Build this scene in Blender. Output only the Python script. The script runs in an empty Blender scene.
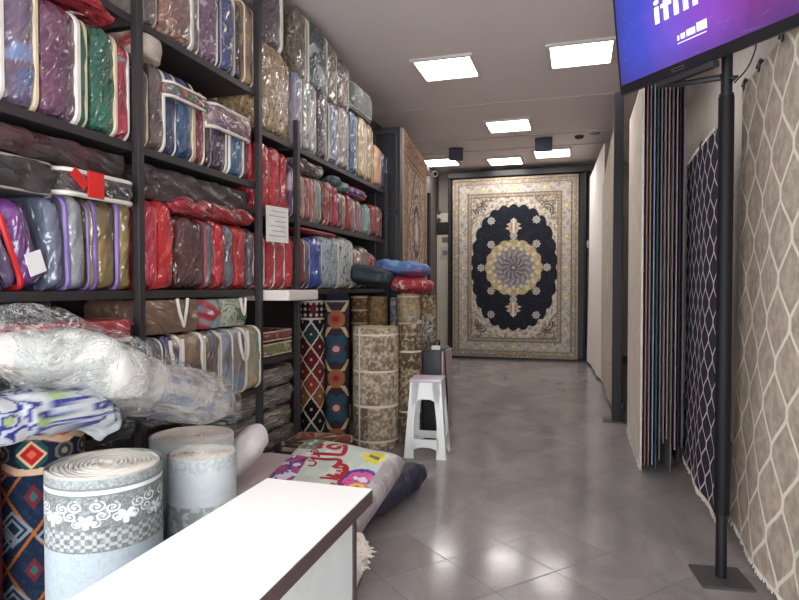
import bpy, bmesh, math, random
import numpy as np
from mathutils import Vector, Matrix
random.seed(7); RNG = np.random.default_rng(7)
SC = bpy.context.scene; COL = SC.collection
PI = math.pi
# ------------------------------------------------------------------ camera
F = 600.0; YAW = math.radians(16.7); PIT = math.radians(1.24); EYE = 1.5
cam = bpy.data.cameras.new('camera'); cam.sensor_width = 36; cam.lens = F / 799 * 36
cam.clip_start = .05
camo = bpy.data.objects.new('camera', cam); COL.objects.link(camo)
camo.location = (0, 0, EYE); camo.rotation_euler = (PI / 2 - PIT, 0, YAW); SC.camera = camo

def ray(px, py):
    a = (px - 399.5) / F; b = -(py - 300) / F
    s, c = math.sin(YAW), math.cos(YAW); sp, cp = math.sin(PIT), math.cos(PIT)
    r = (c, s, 0); f = (-s * cp, c * cp, -sp); u = (-s * sp, c * sp, cp)
    return [f[i] + a * r[i] + b * u[i] for i in range(3)]
def on_x(px, py, X):
    d = ray(px, py); t = X / d[0]; return t * d[1], EYE + t * d[2]

# ------------------------------------------------------------------ colour
def lin(c):
    c = c / 255.0
    return c / 12.92 if c <= .04045 else ((c + .055) / 1.055) ** 2.4
def L(c): return (lin(c[0]), lin(c[1]), lin(c[2]), 1.0)
def LA(c): return np.array([lin(c[0]), lin(c[1]), lin(c[2])])

# ------------------------------------------------------------------ node helper
class X:
    """a socket with arithmetic"""
    def __init__(s, nt, sk): s.nt = nt; s.sk = sk
    def m(s, op, b=None, c=None):
        n = s.nt.nodes.new('ShaderNodeMath'); n.operation = op
        s.nt.links.new(s.sk, n.inputs[0])
        for i, v in ((1, b), (2, c)):
            if v is None: continue
            if isinstance(v, X): s.nt.links.new(v.sk, n.inputs[i])
            else: n.inputs[i].default_value = v
        return X(s.nt, n.outputs[0])
    def __add__(s, o): return s.m('ADD', o)
    def __sub__(s, o): return s.m('SUBTRACT', o)
    def __mul__(s, o): return s.m('MULTIPLY', o)
    def __truediv__(s, o): return s.m('DIVIDE', o)
    def fract(s): return s.m('FRACT')
    def floor(s): return s.m('FLOOR')
    def abs(s): return s.m('ABSOLUTE')
    def cos(s): return s.m('COSINE')
    def sin(s): return s.m('SINE')
    def min(s, o): return s.m('MINIMUM', o)
    def max(s, o): return s.m('MAXIMUM', o)
    def lt(s, o): return s.m('LESS_THAN', o)
    def step(s, lo, hi):
        n = s.nt.nodes.new('ShaderNodeMapRange'); n.interpolation_type = 'SMOOTHSTEP'
        s.nt.links.new(s.sk, n.inputs[0]); n.inputs[1].default_value = lo; n.inputs[2].default_value = hi
        return X(s.nt, n.outputs[0])

def new_mat(name):
    m = bpy.data.materials.new(name); m.use_nodes = True; nt = m.node_tree
    return m, nt, nt.nodes['Principled BSDF']
def setv(p, **k):
    for a, b in k.items(): p.inputs[a.replace('_', ' ')].default_value = b
def coords(nt, kind='Object'):
    return nt.nodes.new('ShaderNodeTexCoord').outputs[kind]
def noise(nt, vec, scale, detail=3, rough=.55, dist=0, scl=None):
    if scl:
        mp = nt.nodes.new('ShaderNodeMapping'); mp.inputs['Scale'].default_value = scl
        nt.links.new(vec, mp.inputs['Vector']); vec = mp.outputs[0]
    n = nt.nodes.new('ShaderNodeTexNoise'); nt.links.new(vec, n.inputs['Vector'])
    n.inputs['Scale'].default_value = scale; n.inputs['Detail'].default_value = detail
    n.inputs['Roughness'].default_value = rough; n.inputs['Distortion'].default_value = dist
    return n.outputs['Fac']
def mix(nt, fac, a, b):
    n = nt.nodes.new('ShaderNodeMix'); n.data_type = 'RGBA'
    if isinstance(fac, X): fac = fac.sk
    if isinstance(fac, (int, float)): n.inputs[0].default_value = fac
    else: nt.links.new(fac, n.inputs[0])
    for i, v in ((6, a), (7, b)):
        if isinstance(v, tuple): n.inputs[i].default_value = v
        else: nt.links.new(v, n.inputs[i])
    return n.outputs[2]
def ramp(nt, fac, stops):
    n = nt.nodes.new('ShaderNodeValToRGB'); nt.links.new(fac, n.inputs[0])
    e = n.color_ramp.elements
    while len(e) < len(stops): e.new(.5)
    for el, (p, c) in zip(e, stops): el.position = p; el.color = c
    return n.outputs[0]
def bump(nt, h, strength, dist=.02, normal=None):
    n = nt.nodes.new('ShaderNodeBump'); n.inputs['Strength'].default_value = strength; n.inputs['Distance'].default_value = dist
    nt.links.new(h, n.inputs['Height'])
    if normal is not None: nt.links.new(normal, n.inputs['Normal'])
    return n.outputs[0]

_cache = {}
def plain(name, c, rough=.6, c2=None, scale=8, metal=0, bmp=0, bscale=60, coat=0, spec=.5):
    key = (name, c, rough, c2, scale, metal, bmp, bscale, coat)
    if key in _cache: return _cache[key]
    m, nt, p = new_mat(name); setv(p, Roughness=rough, Metallic=metal)
    p.inputs['Coat Weight'].default_value = coat; p.inputs['Coat Roughness'].default_value = .1
    p.inputs['Specular IOR Level'].default_value = spec
    o = coords(nt)
    c2 = c2 or tuple(max(0, v * .86) for v in c)
    nt.links.new(mix(nt, noise(nt, o, scale), L(c2), L(c)), p.inputs['Base Color'])
    if bmp: nt.links.new(bump(nt, noise(nt, o, bscale, 2), bmp, .01), p.inputs['Normal'])
    _cache[key] = m; return m

DIM = .84
def bag_mat(name, c1, c2, c3=None, style='soft', gloss=.6, crinkle=.5):
    """blanket cloth seen through clear zipped plastic"""
    m, nt, p = new_mat(name); o = coords(nt, 'Object')
    ri = nt.nodes.new('ShaderNodeObjectInfo').outputs['Random']
    ad = nt.nodes.new('ShaderNodeVectorMath'); ad.operation = 'ADD'; nt.links.new(o, ad.inputs[0])
    cb = nt.nodes.new('ShaderNodeCombineXYZ'); sc = X(nt, ri) * 37.0
    nt.links.new(sc.sk, cb.inputs[0]); nt.links.new(sc.sk, cb.inputs[2]); nt.links.new(cb.outputs[0], ad.inputs[1])
    o = ad.outputs[0]
    c3 = c3 or c1
    c1, c2, c3 = [tuple(v * DIM for v in q) for q in (c1, c2, c3)]
    if style == 'floral': f = noise(nt, o, 11, 3, .6, 1.6)
    elif style == 'mosaic': f = noise(nt, o, 26, 3, .7, 1.0)
    elif style == 'stripe': f = noise(nt, o, 9, 2, .5, .3, (1, 7, .35))
    elif style == 'dots': f = noise(nt, o, 34, 2, .5, .2)
    elif style == 'swirl': f = noise(nt, o, 6, 2, .5, 3.5)
    elif style == 'block': f = noise(nt, o, 4.5, 1, .4, .6)
    else: f = noise(nt, o, 5, 4, .55, .4)
    if style in ('floral', 'mosaic', 'swirl', 'dots', 'block', 'stripe'):
        colr = ramp(nt, f, [(.36, L(c1)), (.46, L(c2)), (.56, L(c2)), (.64, L(c3))])
    else:
        colr = ramp(nt, f, [(.3, L(c2)), (.62, L(c1)), (.8, L(c3))])
    nt.links.new(colr, p.inputs['Base Color'])
    setv(p, Roughness=.65)
    p.inputs['Coat Weight'].default_value = min(1, gloss * 1.3); p.inputs['Coat Roughness'].default_value = .13
    p.inputs['Coat IOR'].default_value = 1.75
    rt = nt.nodes.new('ShaderNodeMapping'); rt.inputs['Rotation'].default_value = (.45, .2, 0); nt.links.new(o, rt.inputs['Vector']); ow = rt.outputs[0]
    w1 = noise(nt, ow, 9, 1, .4, 1.4, (1, 1, .32)); w2 = noise(nt, ow, 26, 1, .4, .9, (1, 1, .4))
    b = bump(nt, w1, 1.0, .05 + .07 * crinkle); b = bump(nt, w2, 1.0, .008 + .022 * crinkle, b)
    nt.links.new(b, p.inputs['Coat Normal'])
    nt.links.new(bump(nt, noise(nt, o, 8, 3), .5, .025), p.inputs['Normal'])
    return m

def attr_mat(name, rough=.85, bmp=.25, bscale=220, coat=0, crinkle=0, spec=.3, wear=.12):
    m, nt, p = new_mat(name); o = coords(nt)
    a = nt.nodes.new('ShaderNodeAttribute'); a.attribute_name = 'pattern'
    n = noise(nt, o, 90, 2)
    hv = nt.nodes.new('ShaderNodeHueSaturation'); nt.links.new(a.outputs['Color'], hv.inputs['Color'])
    nt.links.new((X(nt, n) * (2 * wear) + (1 - wear)).sk, hv.inputs['Value'])
    nt.links.new(hv.outputs[0], p.inputs['Base Color'])
    setv(p, Roughness=rough); p.inputs['Specular IOR Level'].default_value = spec
    p.inputs['Coat Weight'].default_value = coat; p.inputs['Coat Roughness'].default_value = .12
    if coat:
        nt.links.new(bump(nt, noise(nt, o, 14, 3, .5, 1.0), .3 + crinkle, .02), p.inputs['Coat Normal'])
    nt.links.new(bump(nt, noise(nt, o, bscale, 2), bmp, .004), p.inputs['Normal'])
    return m

def trellis_mat(name, ground, ground2, line, cw, ch, lw, flat=1.03):
    m, nt, p = new_mat(name); uv = coords(nt, 'UV'); o = coords(nt)
    sp = nt.nodes.new('ShaderNodeSeparateXYZ'); nt.links.new(uv, sp.inputs[0])
    u = X(nt, sp.outputs[0]); v = X(nt, sp.outputs[1])
    wob = X(nt, noise(nt, o, 30, 1)) * .006
    w = cw / 2
    cc = (v * (2 * PI / ch)).cos(); c = cc.m('SIGN') * cc.abs().m('POWER', .92) * flat + (v * (6 * PI / ch)).cos() * .07; c = c.min(1.0).max(-1.0) * (w / 2)

    e = (((u + wob - c) / (2 * w) + .5).fract() - .5).abs() * (2 * w)
    d = (((u + wob - w + c) / (2 * w) + .5).fract() - .5).abs() * (2 * w)
    k = e.min(d).step(lw, lw * .55)
    pile = noise(nt, o, 14, 4, .65)
    g = mix(nt, X(nt, pile).step(.35, .65), L(ground2), L(ground))
    nt.links.new(mix(nt, k, g, L(line)), p.inputs['Base Color'])
    setv(p, Roughness=.9); p.inputs['Specular IOR Level'].default_value = .2
    h = (k * .7 + X(nt, noise(nt, o, 160, 2)) * .5)
    nt.links.new(bump(nt, h.sk, .5, .008), p.inputs['Normal'])
    return m

def film_mat(name, tint=(225, 230, 232), lo=.06, hi=.55, k=1.0):
    """clear crinkled polythene"""
    m, nt, p = new_mat(name); o = coords(nt)
    out = nt.nodes['Material Output']
    tr = nt.nodes.new('ShaderNodeBsdfTransparent'); tr.inputs[0].default_value = (.96, .97, .97, 1)
    ms = nt.nodes.new('ShaderNodeMixShader')
    cr = (X(nt, noise(nt, o, 6, 3, .6, 1.8)) - .5).abs()
    f = cr.step(.05, .0) * (hi - lo) + X(nt, noise(nt, o, 4, 4, .6, 1.0)).step(.45, .8) * ((hi - lo) * .4) + lo
    nt.links.new(f.sk, ms.inputs[0]); nt.links.new(tr.outputs[0], ms.inputs[1]); nt.links.new(p.outputs[0], ms.inputs[2])
    nt.links.new(ms.outputs[0], out.inputs[0])
    p.inputs['Base Color'].default_value = L(tint); setv(p, Roughness=.12)
    p.inputs['Specular IOR Level'].default_value = .9
    b = bump(nt, (cr.m('POWER', .6)).sk, k, .10)
    nt.links.new(bump(nt, (X(nt, noise(nt, o, 19, 2, .5, 1.4)) - .5).abs().sk, k, .05, b), p.inputs['Normal'])
    return m

def emit_mat(name, c, s):
    m, nt, p = new_mat(name)
    p.inputs['Base Color'].default_value = (.8, .8, .8, 1)
    p.inputs['Emission Color'].default_value = L(c); p.inputs['Emission Strength'].default_value = s
    return m

# ------------------------------------------------------------------ mesh builder
class B:
    def __init__(s): s.v = []; s.f = []; s.uv = {}; s.c = {}
    def add(s, vs, fs, uv=None, col=None):
        b = len(s.v); s.v += [tuple(p) for p in vs]; s.f += [tuple(i + b for i in q) for q in fs]
        if uv is not None:
            for i, q in enumerate(uv): s.uv[b + i] = q
        if col is not None:
            for i, q in enumerate(col): s.c[b + i] = q
        return s
    def box(s, c, d, bev=0, rot=None):
        bm = bmesh.new(); bmesh.ops.create_cube(bm, size=1)
        for v in bm.verts: v.co = Vector((v.co.x * d[0], v.co.y * d[1], v.co.z * d[2]))
        if bev: bmesh.ops.bevel(bm, geom=bm.edges[:], offset=bev, segments=2, profile=.6, affect='EDGES')
        if rot is not None:
            for v in bm.verts: v.co = rot @ v.co
        for i, v in enumerate(bm.verts): v.index = i
        s.add([v.co + Vector(c) for v in bm.verts], [[v.index for v in f.verts] for f in bm.faces]); bm.free(); return s
    def tube(s, path, r, n=8, closed=False, r2=None, cap=True):
        P = [Vector(p) for p in path]; k = len(P); vs = []; up = Vector((0, 0, 1)); last = None
        for i, p in enumerate(P):
            if closed: t = P[(i + 1) % k] - P[i - 1]
            else: t = P[min(i + 1, k - 1)] - P[max(i - 1, 0)]
            if t.length < 1e-9: t = Vector((0, 0, 1))
            t.normalize()
            if last is None:
                a = t.cross(up if abs(t.z) < .9 else Vector((1, 0, 0))).normalized()
            else:
                a = (last - t * last.dot(t)); a = a.normalized() if a.length > 1e-6 else t.orthogonal().normalized()
            last = a; b = t.cross(a)
            rr = r if r2 is None else r + (r2 - r) * i / max(1, k - 1)
            for j in range(n):
                an = 2 * PI * j / n; vs.append(p + (a * math.cos(an) + b * math.sin(an)) * rr)
        fs = []
        for i in range(k if closed else k - 1):
            for j in range(n):
                i2 = (i + 1) % k
                fs.append((i * n + j, i * n + (j + 1) % n, i2 * n + (j + 1) % n, i2 * n + j))
        if cap and not closed:
            fs.append(tuple(range(n))[::-1]); fs.append(tuple((k - 1) * n + j for j in range(n)))
        return s.add(vs, fs)
    def lathe(s, prof, n=32, c=(0, 0, 0)):
        vs = []; fs = []
        for (r, z) in prof:
            for j in range(n):
                a = 2 * PI * j / n; vs.append((c[0] + r * math.cos(a), c[1] + r * math.sin(a), c[2] + z))
        for i in range(len(prof) - 1):
            for j in range(n): fs.append((i * n + j, i * n + (j + 1) % n, (i + 1) * n + (j + 1) % n, (i + 1) * n + j))
        fs.append(tuple(range(n))[::-1]); fs.append(tuple((len(prof) - 1) * n + j for j in range(n)))
        return s.add(vs, fs)
    def grid(s, fn, nu, nv, colfn=None, uvfn=None, closeu=False):
        """fn(U,V) -> x,y,z arrays over U,V in 0..1"""
        U, V = np.meshgrid(np.linspace(0, 1, nu), np.linspace(0, 1, nv), indexing='ij')
        x, y, z = fn(U, V)
        P = np.stack([np.broadcast_to(q, U.shape).ravel() for q in (x, y, z)], 1)
        fs = []
        for i in range(nu - 1):
            for j in range(nv - 1):
                a = i * nv + j; fs.append((a, a + nv, a + nv + 1, a + 1))
        col = None
        if colfn is not None: col = np.asarray(colfn(U, V)).reshape(-1, 3).tolist()
        uv = None
        if uvfn is not None:
            a, b = uvfn(U, V); uv = np.stack([a.ravel(), b.ravel()], 1).tolist()
        return s.add(P.tolist(), fs, uv, col)
    def obj(s, name, mat, parent=None, loc=(0, 0, 0), rot=(0, 0, 0), smooth=True, defcol=(.5, .5, .5)):
        me = bpy.data.meshes.new(name); me.from_pydata(s.v, [], s.f); me.update()
        me.materials.append(mat)
        if s.uv:
            lay = me.uv_layers.new(name='UVMap')
            li = np.zeros(len(me.loops), dtype=np.int32); me.loops.foreach_get('vertex_index', li)
            arr = np.zeros((len(s.v), 2), dtype=np.float32)
            for i, q in s.uv.items(): arr[i] = q
            lay.data.foreach_set('uv', arr[li].ravel())
        if s.c:
            at = me.color_attributes.new('pattern', 'FLOAT_COLOR', 'POINT')
            arr = np.ones((len(s.v), 4), dtype=np.float32); arr[:, :3] = defcol
            ks = np.fromiter(s.c.keys(), dtype=np.int64); arr[ks, :3] = np.array(list(s.c.values()), dtype=np.float32)
            at.data.foreach_set('color', arr.ravel())
        if smooth:
            me.polygons.foreach_set('use_smooth', [True] * len(me.polygons))
            try: me.set_sharp_from_angle(angle=math.radians(42))
            except Exception: pass
        o = bpy.data.objects.new(name, me); COL.objects.link(o)
        o.location = loc; o.rotation_euler = rot
        if parent is not None: o.parent = parent
        return o

LABELS = {}
def tag(o, label, cat, group=None):
    n = len(label.split())
    if not 4 <= n <= 16: print('LABEL LENGTH', n, label)
    if label in LABELS: print('LABEL TWICE', label)
    LABELS[label] = 1
    o['label'] = label; o['category'] = cat
    if group: o['group'] = group
    return o
def thing(name, label, cat, loc=(0, 0, 0), rot=(0, 0, 0), group=None):
    o = bpy.data.objects.new(name, None); COL.objects.link(o); o.empty_display_size = .1
    o.location = loc; o.rotation_euler = rot
    return tag(o, label, cat, group)
def structure(o): o['kind'] = 'structure'; return o

def vnoise(x, y, seed=0):
    """smooth value noise on arrays"""
    x = np.asarray(x, float); y = np.asarray(y, float)
    def h(i, j):
        n = np.sin(i * 127.1 + j * 311.7 + seed * 74.7) * 43758.5453; return n - np.floor(n)
    i = np.floor(x); j = np.floor(y); a = x - i; b = y - j; a = a * a * (3 - 2 * a); b = b * b * (3 - 2 * b)
    return (h(i, j) * (1 - a) + h(i + 1, j) * a) * (1 - b) + (h(i, j + 1) * (1 - a) + h(i + 1, j + 1) * a) * b
def put(img, mask, c): img[mask] = LA(c)

def mesh_text(body, size, name, mat, depth=.0, offset=0):
    """lettering as a plain mesh, baseline origin at the left end"""
    cu = bpy.data.curves.new(name, 'FONT'); cu.body = body; cu.size = size; cu.extrude = depth; cu.offset = offset
    o = bpy.data.objects.new(name, cu); COL.objects.link(o)
    bpy.context.view_layer.update()
    me = bpy.data.meshes.new_from_object(o.evaluated_get(bpy.context.evaluated_depsgraph_get()))
    COL.objects.unlink(o); bpy.data.objects.remove(o); bpy.data.curves.remove(cu)
    me.materials.clear(); me.materials.append(mat); me.name = name
    n = bpy.data.objects.new(name, me); COL.objects.link(n); return n

# ------------------------------------------------------------------ shared materials
BLACKM = plain('black_steel', (24, 24, 29), .5, (18, 18, 22), 12, spec=.3)
RACKM = plain('dark_rack_steel', (46, 42, 44), .5, (34, 31, 33), 10)
WHITEPIPE = plain('white_piping', (214, 208, 200), .5)
CREAMPIPE = plain('cream_piping', (206, 190, 160), .5)
LILACPIPE = plain('lilac_piping', (128, 104, 170), .5)
REDPIPE = plain('red_piping', (196, 36, 44), .5)
GREYPIPE = plain('grey_piping', (150, 142, 138), .5)
PIPE = {'w': WHITEPIPE, 'c': CREAMPIPE, 'l': LILACPIPE, 'r': REDPIPE, 'g': GREYPIPE}

# ================================================================== SETTING
WL, WR, YF, YB, CEIL = -2.98, 1.42, -0.75, 12.95, 4.0
def floor_material():
    m, nt, p = new_mat('polished_granite_tiles'); o = coords(nt)
    mp = nt.nodes.new('ShaderNodeMapping'); mp.inputs['Rotation'].default_value = (0, 0, math.radians(-48))
    mp.inputs['Location'].default_value = (.13, .21, 0)
    nt.links.new(o, mp.inputs['Vector'])
    sp = nt.nodes.new('ShaderNodeSeparateXYZ'); nt.links.new(mp.outputs[0], sp.inputs[0])
    T = .41
    a = X(nt, sp.outputs[0]) / T; b = X(nt, sp.outputs[1]) / T
    ga = ((a.fract() - .5).abs() * -1 + .5); gb = ((b.fract() - .5).abs() * -1 + .5)
    grout = ga.min(gb).step(.010, .004)
    cb = nt.nodes.new('ShaderNodeCombineXYZ'); nt.links.new(a.floor().sk, cb.inputs[0]); nt.links.new(b.floor().sk, cb.inputs[1])
    wn = nt.nodes.new('ShaderNodeTexWhiteNoise'); nt.links.new(cb.outputs[0], wn.inputs['Vector'])
    cl = noise(nt, o, 2.2, 5, .65, .8, (1, .55, 1)); spk = noise(nt, o, 120, 3, .7)
    base = ramp(nt, cl, [(.3, L((124, 119, 119))), (.55, L((146, 140, 140))), (.75, L((164, 158, 156)))])
    base = mix(nt, X(nt, spk).step(.52, .72) * .45, base, L((92, 88, 88)))
    base = mix(nt, X(nt, spk).step(.46, .3) * .35, base, L((182, 176, 170)))
    base = mix(nt, X(nt, wn.outputs['Value']) * .22, base, L((108, 102, 100)))
    base = mix(nt, grout * .75, base, L((62, 58, 56)))
    nt.links.new(base, p.inputs['Base Color'])
    p.inputs['Specular IOR Level'].default_value = .32
    r = X(nt, noise(nt, o, 5, 3)) * .12 + .09
    nt.links.new((r + grout * .3).sk, p.inputs['Roughness'])
    nt.links.new(bump(nt, (grout * -1).sk, .25, .002), p.inputs['Normal'])
    return m
b = B().box(((WL + WR) / 2, (YF + YB) / 2, -.1), (WR - WL + .4, YB - YF + .4, .2))
structure(b.obj('floor', floor_material(), smooth=False))
CEILM = plain('ceiling_paint', (222, 210, 208), .8, (214, 202, 200), 1.5)
b = B().box(((WL + WR) / 2, (YF + YB) / 2, CEIL + .1), (WR - WL + .4, YB - YF + .4, .2))
structure(b.obj('ceiling', CEILM, smooth=False))
# ceiling seams: two shallow plaster bands
b = B().box(((WL + WR) / 2, 10.12, CEIL - .008), (WR - WL, .035, .016), .004)
structure(b.obj('trim_1', plain('seam_paint', (196, 184, 176), .8), smooth=False))
b = B().box(((WL + WR) / 2, 11.0, CEIL - .008), (WR - WL, .035, .016), .004)
structure(b.obj('trim_2', plain('seam_paint', (196, 184, 176), .8), smooth=False))
b = B().box(((WL + WR) / 2, 8.25, CEIL - .004), (WR - WL, .02, .008))
structure(b.obj('trim_3', plain('seam_paint_pale', (206, 194, 186), .8), smooth=False))
b = B().box((WL - .1, (YF + YB) / 2, CEIL / 2), (.2, YB - YF + .4, CEIL))
structure(b.obj('wall_left', plain('wall_taupe', (92, 84, 80), .85), smooth=False))
b = B().box((WR + .1, (YF + YB) / 2, CEIL / 2), (.2, YB - YF + .4, CEIL))
structure(b.obj('wall_right', plain('wall_white', (238, 230, 222), .8), smooth=False))
b = B().box(((WL + WR) / 2, YB + .1, CEIL / 2), (WR - WL, .2, CEIL))
structure(b.obj('wall_back', plain('wall_stone', (150, 142, 132), .7, (138, 130, 120), 3), smooth=False))
b = B().box(((WL + WR) / 2, YB - .012, .05), (WR - WL, .024, .10))
structure(b.obj('baseboard_back', plain('baseboard_dark', (52, 48, 48), .5), smooth=False))
# shop front: opening left to daylight, unseen lintel added to dim upper racks
b = B()
b.box((WL + .06, YF - .06, CEIL / 2), (.12, .12, CEIL)); b.box((WR - .06, YF - .06, CEIL / 2), (.12, .12, CEIL)); b.box(((WL + WR) / 2, YF - .06, CEIL - .5), (WR - WL, .12, 1.0))
structure(b.obj('wall_front_unseen', BLACKM, smooth=False))

# ================================================================== CEILING LIGHTS
FRAME = plain('light_frame', (214, 208, 202), .5)
GLOW = emit_mat('lit_diffuser', (255, 249, 245), 11.0)
lights = [(-1.46, 6.75, 'square lit ceiling panel on the blanket rack side of the shop'),
          (.0, 6.75, 'square lit ceiling panel beside the television corner'),
          (-1.06, 9.4, 'square lit ceiling panel alone in the middle of the ceiling'),
          (-2.66, 11.75, 'square lit ceiling panel half hidden by the hanging tan rug'),
          (-1.42, 12.0, 'square lit ceiling panel above the big medallion rug'),
          (-.50, 11.55, 'square lit ceiling panel close behind the dark square vent')]
for (x, y, lb) in lights:
    t = thing('ceiling_light', lb, 'ceiling light', (x, y, CEIL), group='square ceiling lights')
    f = B(); s = .33
    for (cx, cy, dx, dy) in ((s, 0, .045, .70), (-s, 0, .045, .70), (0, s, .62, .045), (0, -s, .62, .045)):
        f.box((cx, cy, -.015), (dx, dy, .03), .004)
    f.obj('frame', FRAME, t, smooth=False)
    B().box((0, 0, -.008), (.615, .615, .012)).obj('diffuser', GLOW, t, smooth=False)
for (x, y, w_, lb, rz) in ((-2.13, 10.62, .25, 'dark square ceiling speaker near the security camera', .25), (-.59, 10.32, .28, 'dark square ceiling speaker in front of a lit panel', 0)):
    t = thing('ceiling_speaker', lb, 'speaker', (x, y, CEIL), (0, 0, rz), group='dark ceiling speakers')
    B().box((0, .06, -.115), (w_, .14, .21), .008).obj('cabinet', plain('speaker_slate', (46, 48, 62), .55), t, smooth=False)
    B().box((0, -.014, -.115), (w_ - .03, .012, .18), .003).obj('grille', plain('speaker_grille', (38, 38, 52), .6, (52, 54, 70), 60), t, smooth=False)
    B().box((0, .06, -.006), (.08, .06, .012)).obj('bracket', BLACKM, t, smooth=False)
t = thing('smoke_detector', 'small dark round smoke detector on the ceiling', 'smoke detector', (-.02, 10.42, CEIL))
B().lathe([(.075, 0), (.075, -.02), (.055, -.045), (.02, -.05)], 24).obj('housing', plain('detector_black', (40, 36, 36), .5), t)
B().lathe([(.018, -.05), (.012, -.056), (.004, -.058)], 12).obj('lens', plain('detector_lens', (90, 20, 20), .2), t)
t = thing('ceiling_rose', 'pale round ceiling plate beside the dark detector', 'ceiling plate', (.22, 10.3, CEIL))
B().lathe([(.085, 0), (.08, -.012), (.05, -.02), (.02, -.02)], 24).obj('plate', plain('plate_taupe', (150, 142, 136), .6), t)

# ================================================================== STORAGE RACKS
XF = -2.30      # front line of the racks
def rack(name, label, posts, boards, ztop):
    t = thing(name, label, 'shelving', (0, 0, 0))
    for y in posts:
        for x in (XF + .01, WL + .08):
            h = ztop
            B().box((x, y, h / 2), (.045, .045, h), .004).obj('post', RACKM, t, smooth=False)
    for (y0, y1, z) in boards:
        m = B().box(((XF + WL + .06) / 2, (y0 + y1) / 2, z - .012), (abs(XF - WL) - .06, y1 - y0, .024))
        m.obj('shelf_board', plain('rack_board', (70, 62, 62), .6, (52, 46, 48), 5), t, smooth=False)
        m = B().box((XF - .012, (y0 + y1) / 2, z - .022), (.03, y1 - y0, .044), .003)
        m.obj('front_rail', RACKM, t, smooth=False)
    return t
rack('storage_rack', 'tall dark metal storage rack full of zipped blanket bags by the entrance', (1.32, 2.715, 3.985),
     [(1.34, 2.69, .75), (1.34, 2.69, 1.48), (1.34, 2.69, 2.27), (1.34, 2.69, 2.95),
      (2.74, 3.96, .75), (2.74, 3.96, 1.48), (2.74, 3.96, 2.27), (2.74, 3.96, 2.95)], 3.92)
rack('storage_rack', 'dark metal storage rack behind the standing patterned rolls', (4.615, 7.06),
     [(4.02, 4.59, .95), (4.02, 4.59, 2.08), (4.02, 4.59, 2.69),
      (4.64, 7.04, 1.48), (4.64, 7.04, 2.08), (4.64, 7.04, 2.69)], 2.9)
# dark backing boards of the racks (seen between the bags)
t = tag(B().box((WL + .025, 4.2, 1.75), (.02, 5.8, 3.5)).obj('rack_backing', plain('backing_brown', (58, 50, 50), .8), smooth=False),
        'dark brown backing panel behind the blanket racks', 'backing panel')

# ================================================================== BLANKET BAGS
def rrect(a, b, r, n=6):
    """rounded rectangle outline in the XZ plane, z from 0 to b, x from -a/2 to a/2"""
    pts = []
    for (cx, cz, a0) in ((a / 2 - r, r, -90), (a / 2 - r, b - r, 0), (-a / 2 + r, b - r, 90), (-a / 2 + r, r, 180)):
        for k in range(n + 1):
            an = math.radians(a0 + 90 * k / n); pts.append((cx + r * math.cos(an), cz + r * math.sin(an)))
    # add points along straight sides
    out = []
    for i, p in enumerate(pts):
        q = pts[(i + 1) % len(pts)]; out.append(p)
        d = math.hypot(q[0] - p[0], q[1] - p[1])
        if d > .09:
            m = int(d / .055)
            for k in range(1, m): out.append((p[0] + (q[0] - p[0]) * k / m, p[1] + (q[1] - p[1]) * k / m))
    return out
def body_mesh(dep, t, h, r, puff=.02, wr=.006, seed=0, facepuff=.015):
    """slab-like soft bag: outline in XZ, thickness along Y"""
    rr = random.Random(seed); ph = [rr.uniform(0, 6.28) for _ in range(8)]
    out = rrect(dep, h, r); n = len(out); cx, cz = 0, h / 2
    vs = []; fs = []
    def ring(y, off, sc=1.0):
        for i, (x, z) in enumerate(out):
            dx, dz = x - cx, z - cz; l = math.hypot(dx, dz) or 1
            w = wr * (math.sin(z * 31 + y * 40 + ph[0]) + math.sin(x * 37 - y * 55 + z * 17 + ph[1]) + .7 * math.sin(z * 67 + ph[2] + y * 90))
            o2 = off + w * (1 if sc == 1 else .3)
            # outward normal approximated from box shape
            nx = dx / (dep / 2); nz = dz / (h / 2); m = max(abs(nx), abs(nz)); nx = nx ** 5; nz = nz ** 5
            nl = math.hypot(nx, nz) or 1
            vs.append((cx + dx * sc + nx / nl * o2 * sc, y, max(.0, cz + dz * sc + nz / nl * (o2 if dz > 0 else 0) * sc)))
    stations = []
    K = 6
    stations.append((-t / 2 - facepuff, 0, .25)); stations.append((-t / 2 - facepuff * .8, 0, .6)); stations.append((-t / 2 - facepuff * .3, 0, .88))
    for k in range(K + 1):
        y = -t / 2 + t * k / K; q = 2 * k / K - 1
        stations.append((y, puff * (1 - q * q), 1.0))
    stations += [(t / 2 + facepuff * .3, 0, .88), (t / 2 + facepuff * .8, 0, .6), (t / 2 + facepuff, 0, .25)]
    for s in stations: ring(*s)
    for k in range(len(stations) - 1):
        for i in range(n):
            j = (i + 1) % n; fs.append((k * n + i, k * n + j, (k + 1) * n + j, (k + 1) * n + i))
    fs.append(tuple(range(n))[::-1]); fs.append(tuple((len(stations) - 1) * n + i for i in range(n)))
    return B().add(vs, fs), out
BAGN = [0]; TOPS = []
def clear_posts(y0, y1, tol=.032):
    for yp in (2.715, 3.985, 4.615):
        if y0 < yp < y1:
            if yp - y0 > y1 - yp: y1 = min(y1, yp - tol)
            else: y0 = max(y0, yp + tol)
        elif 0 <= y0 - yp < tol: y0 = yp + tol
        elif 0 <= yp - y1 < tol: y1 = yp - tol
    return y0, y1
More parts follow.
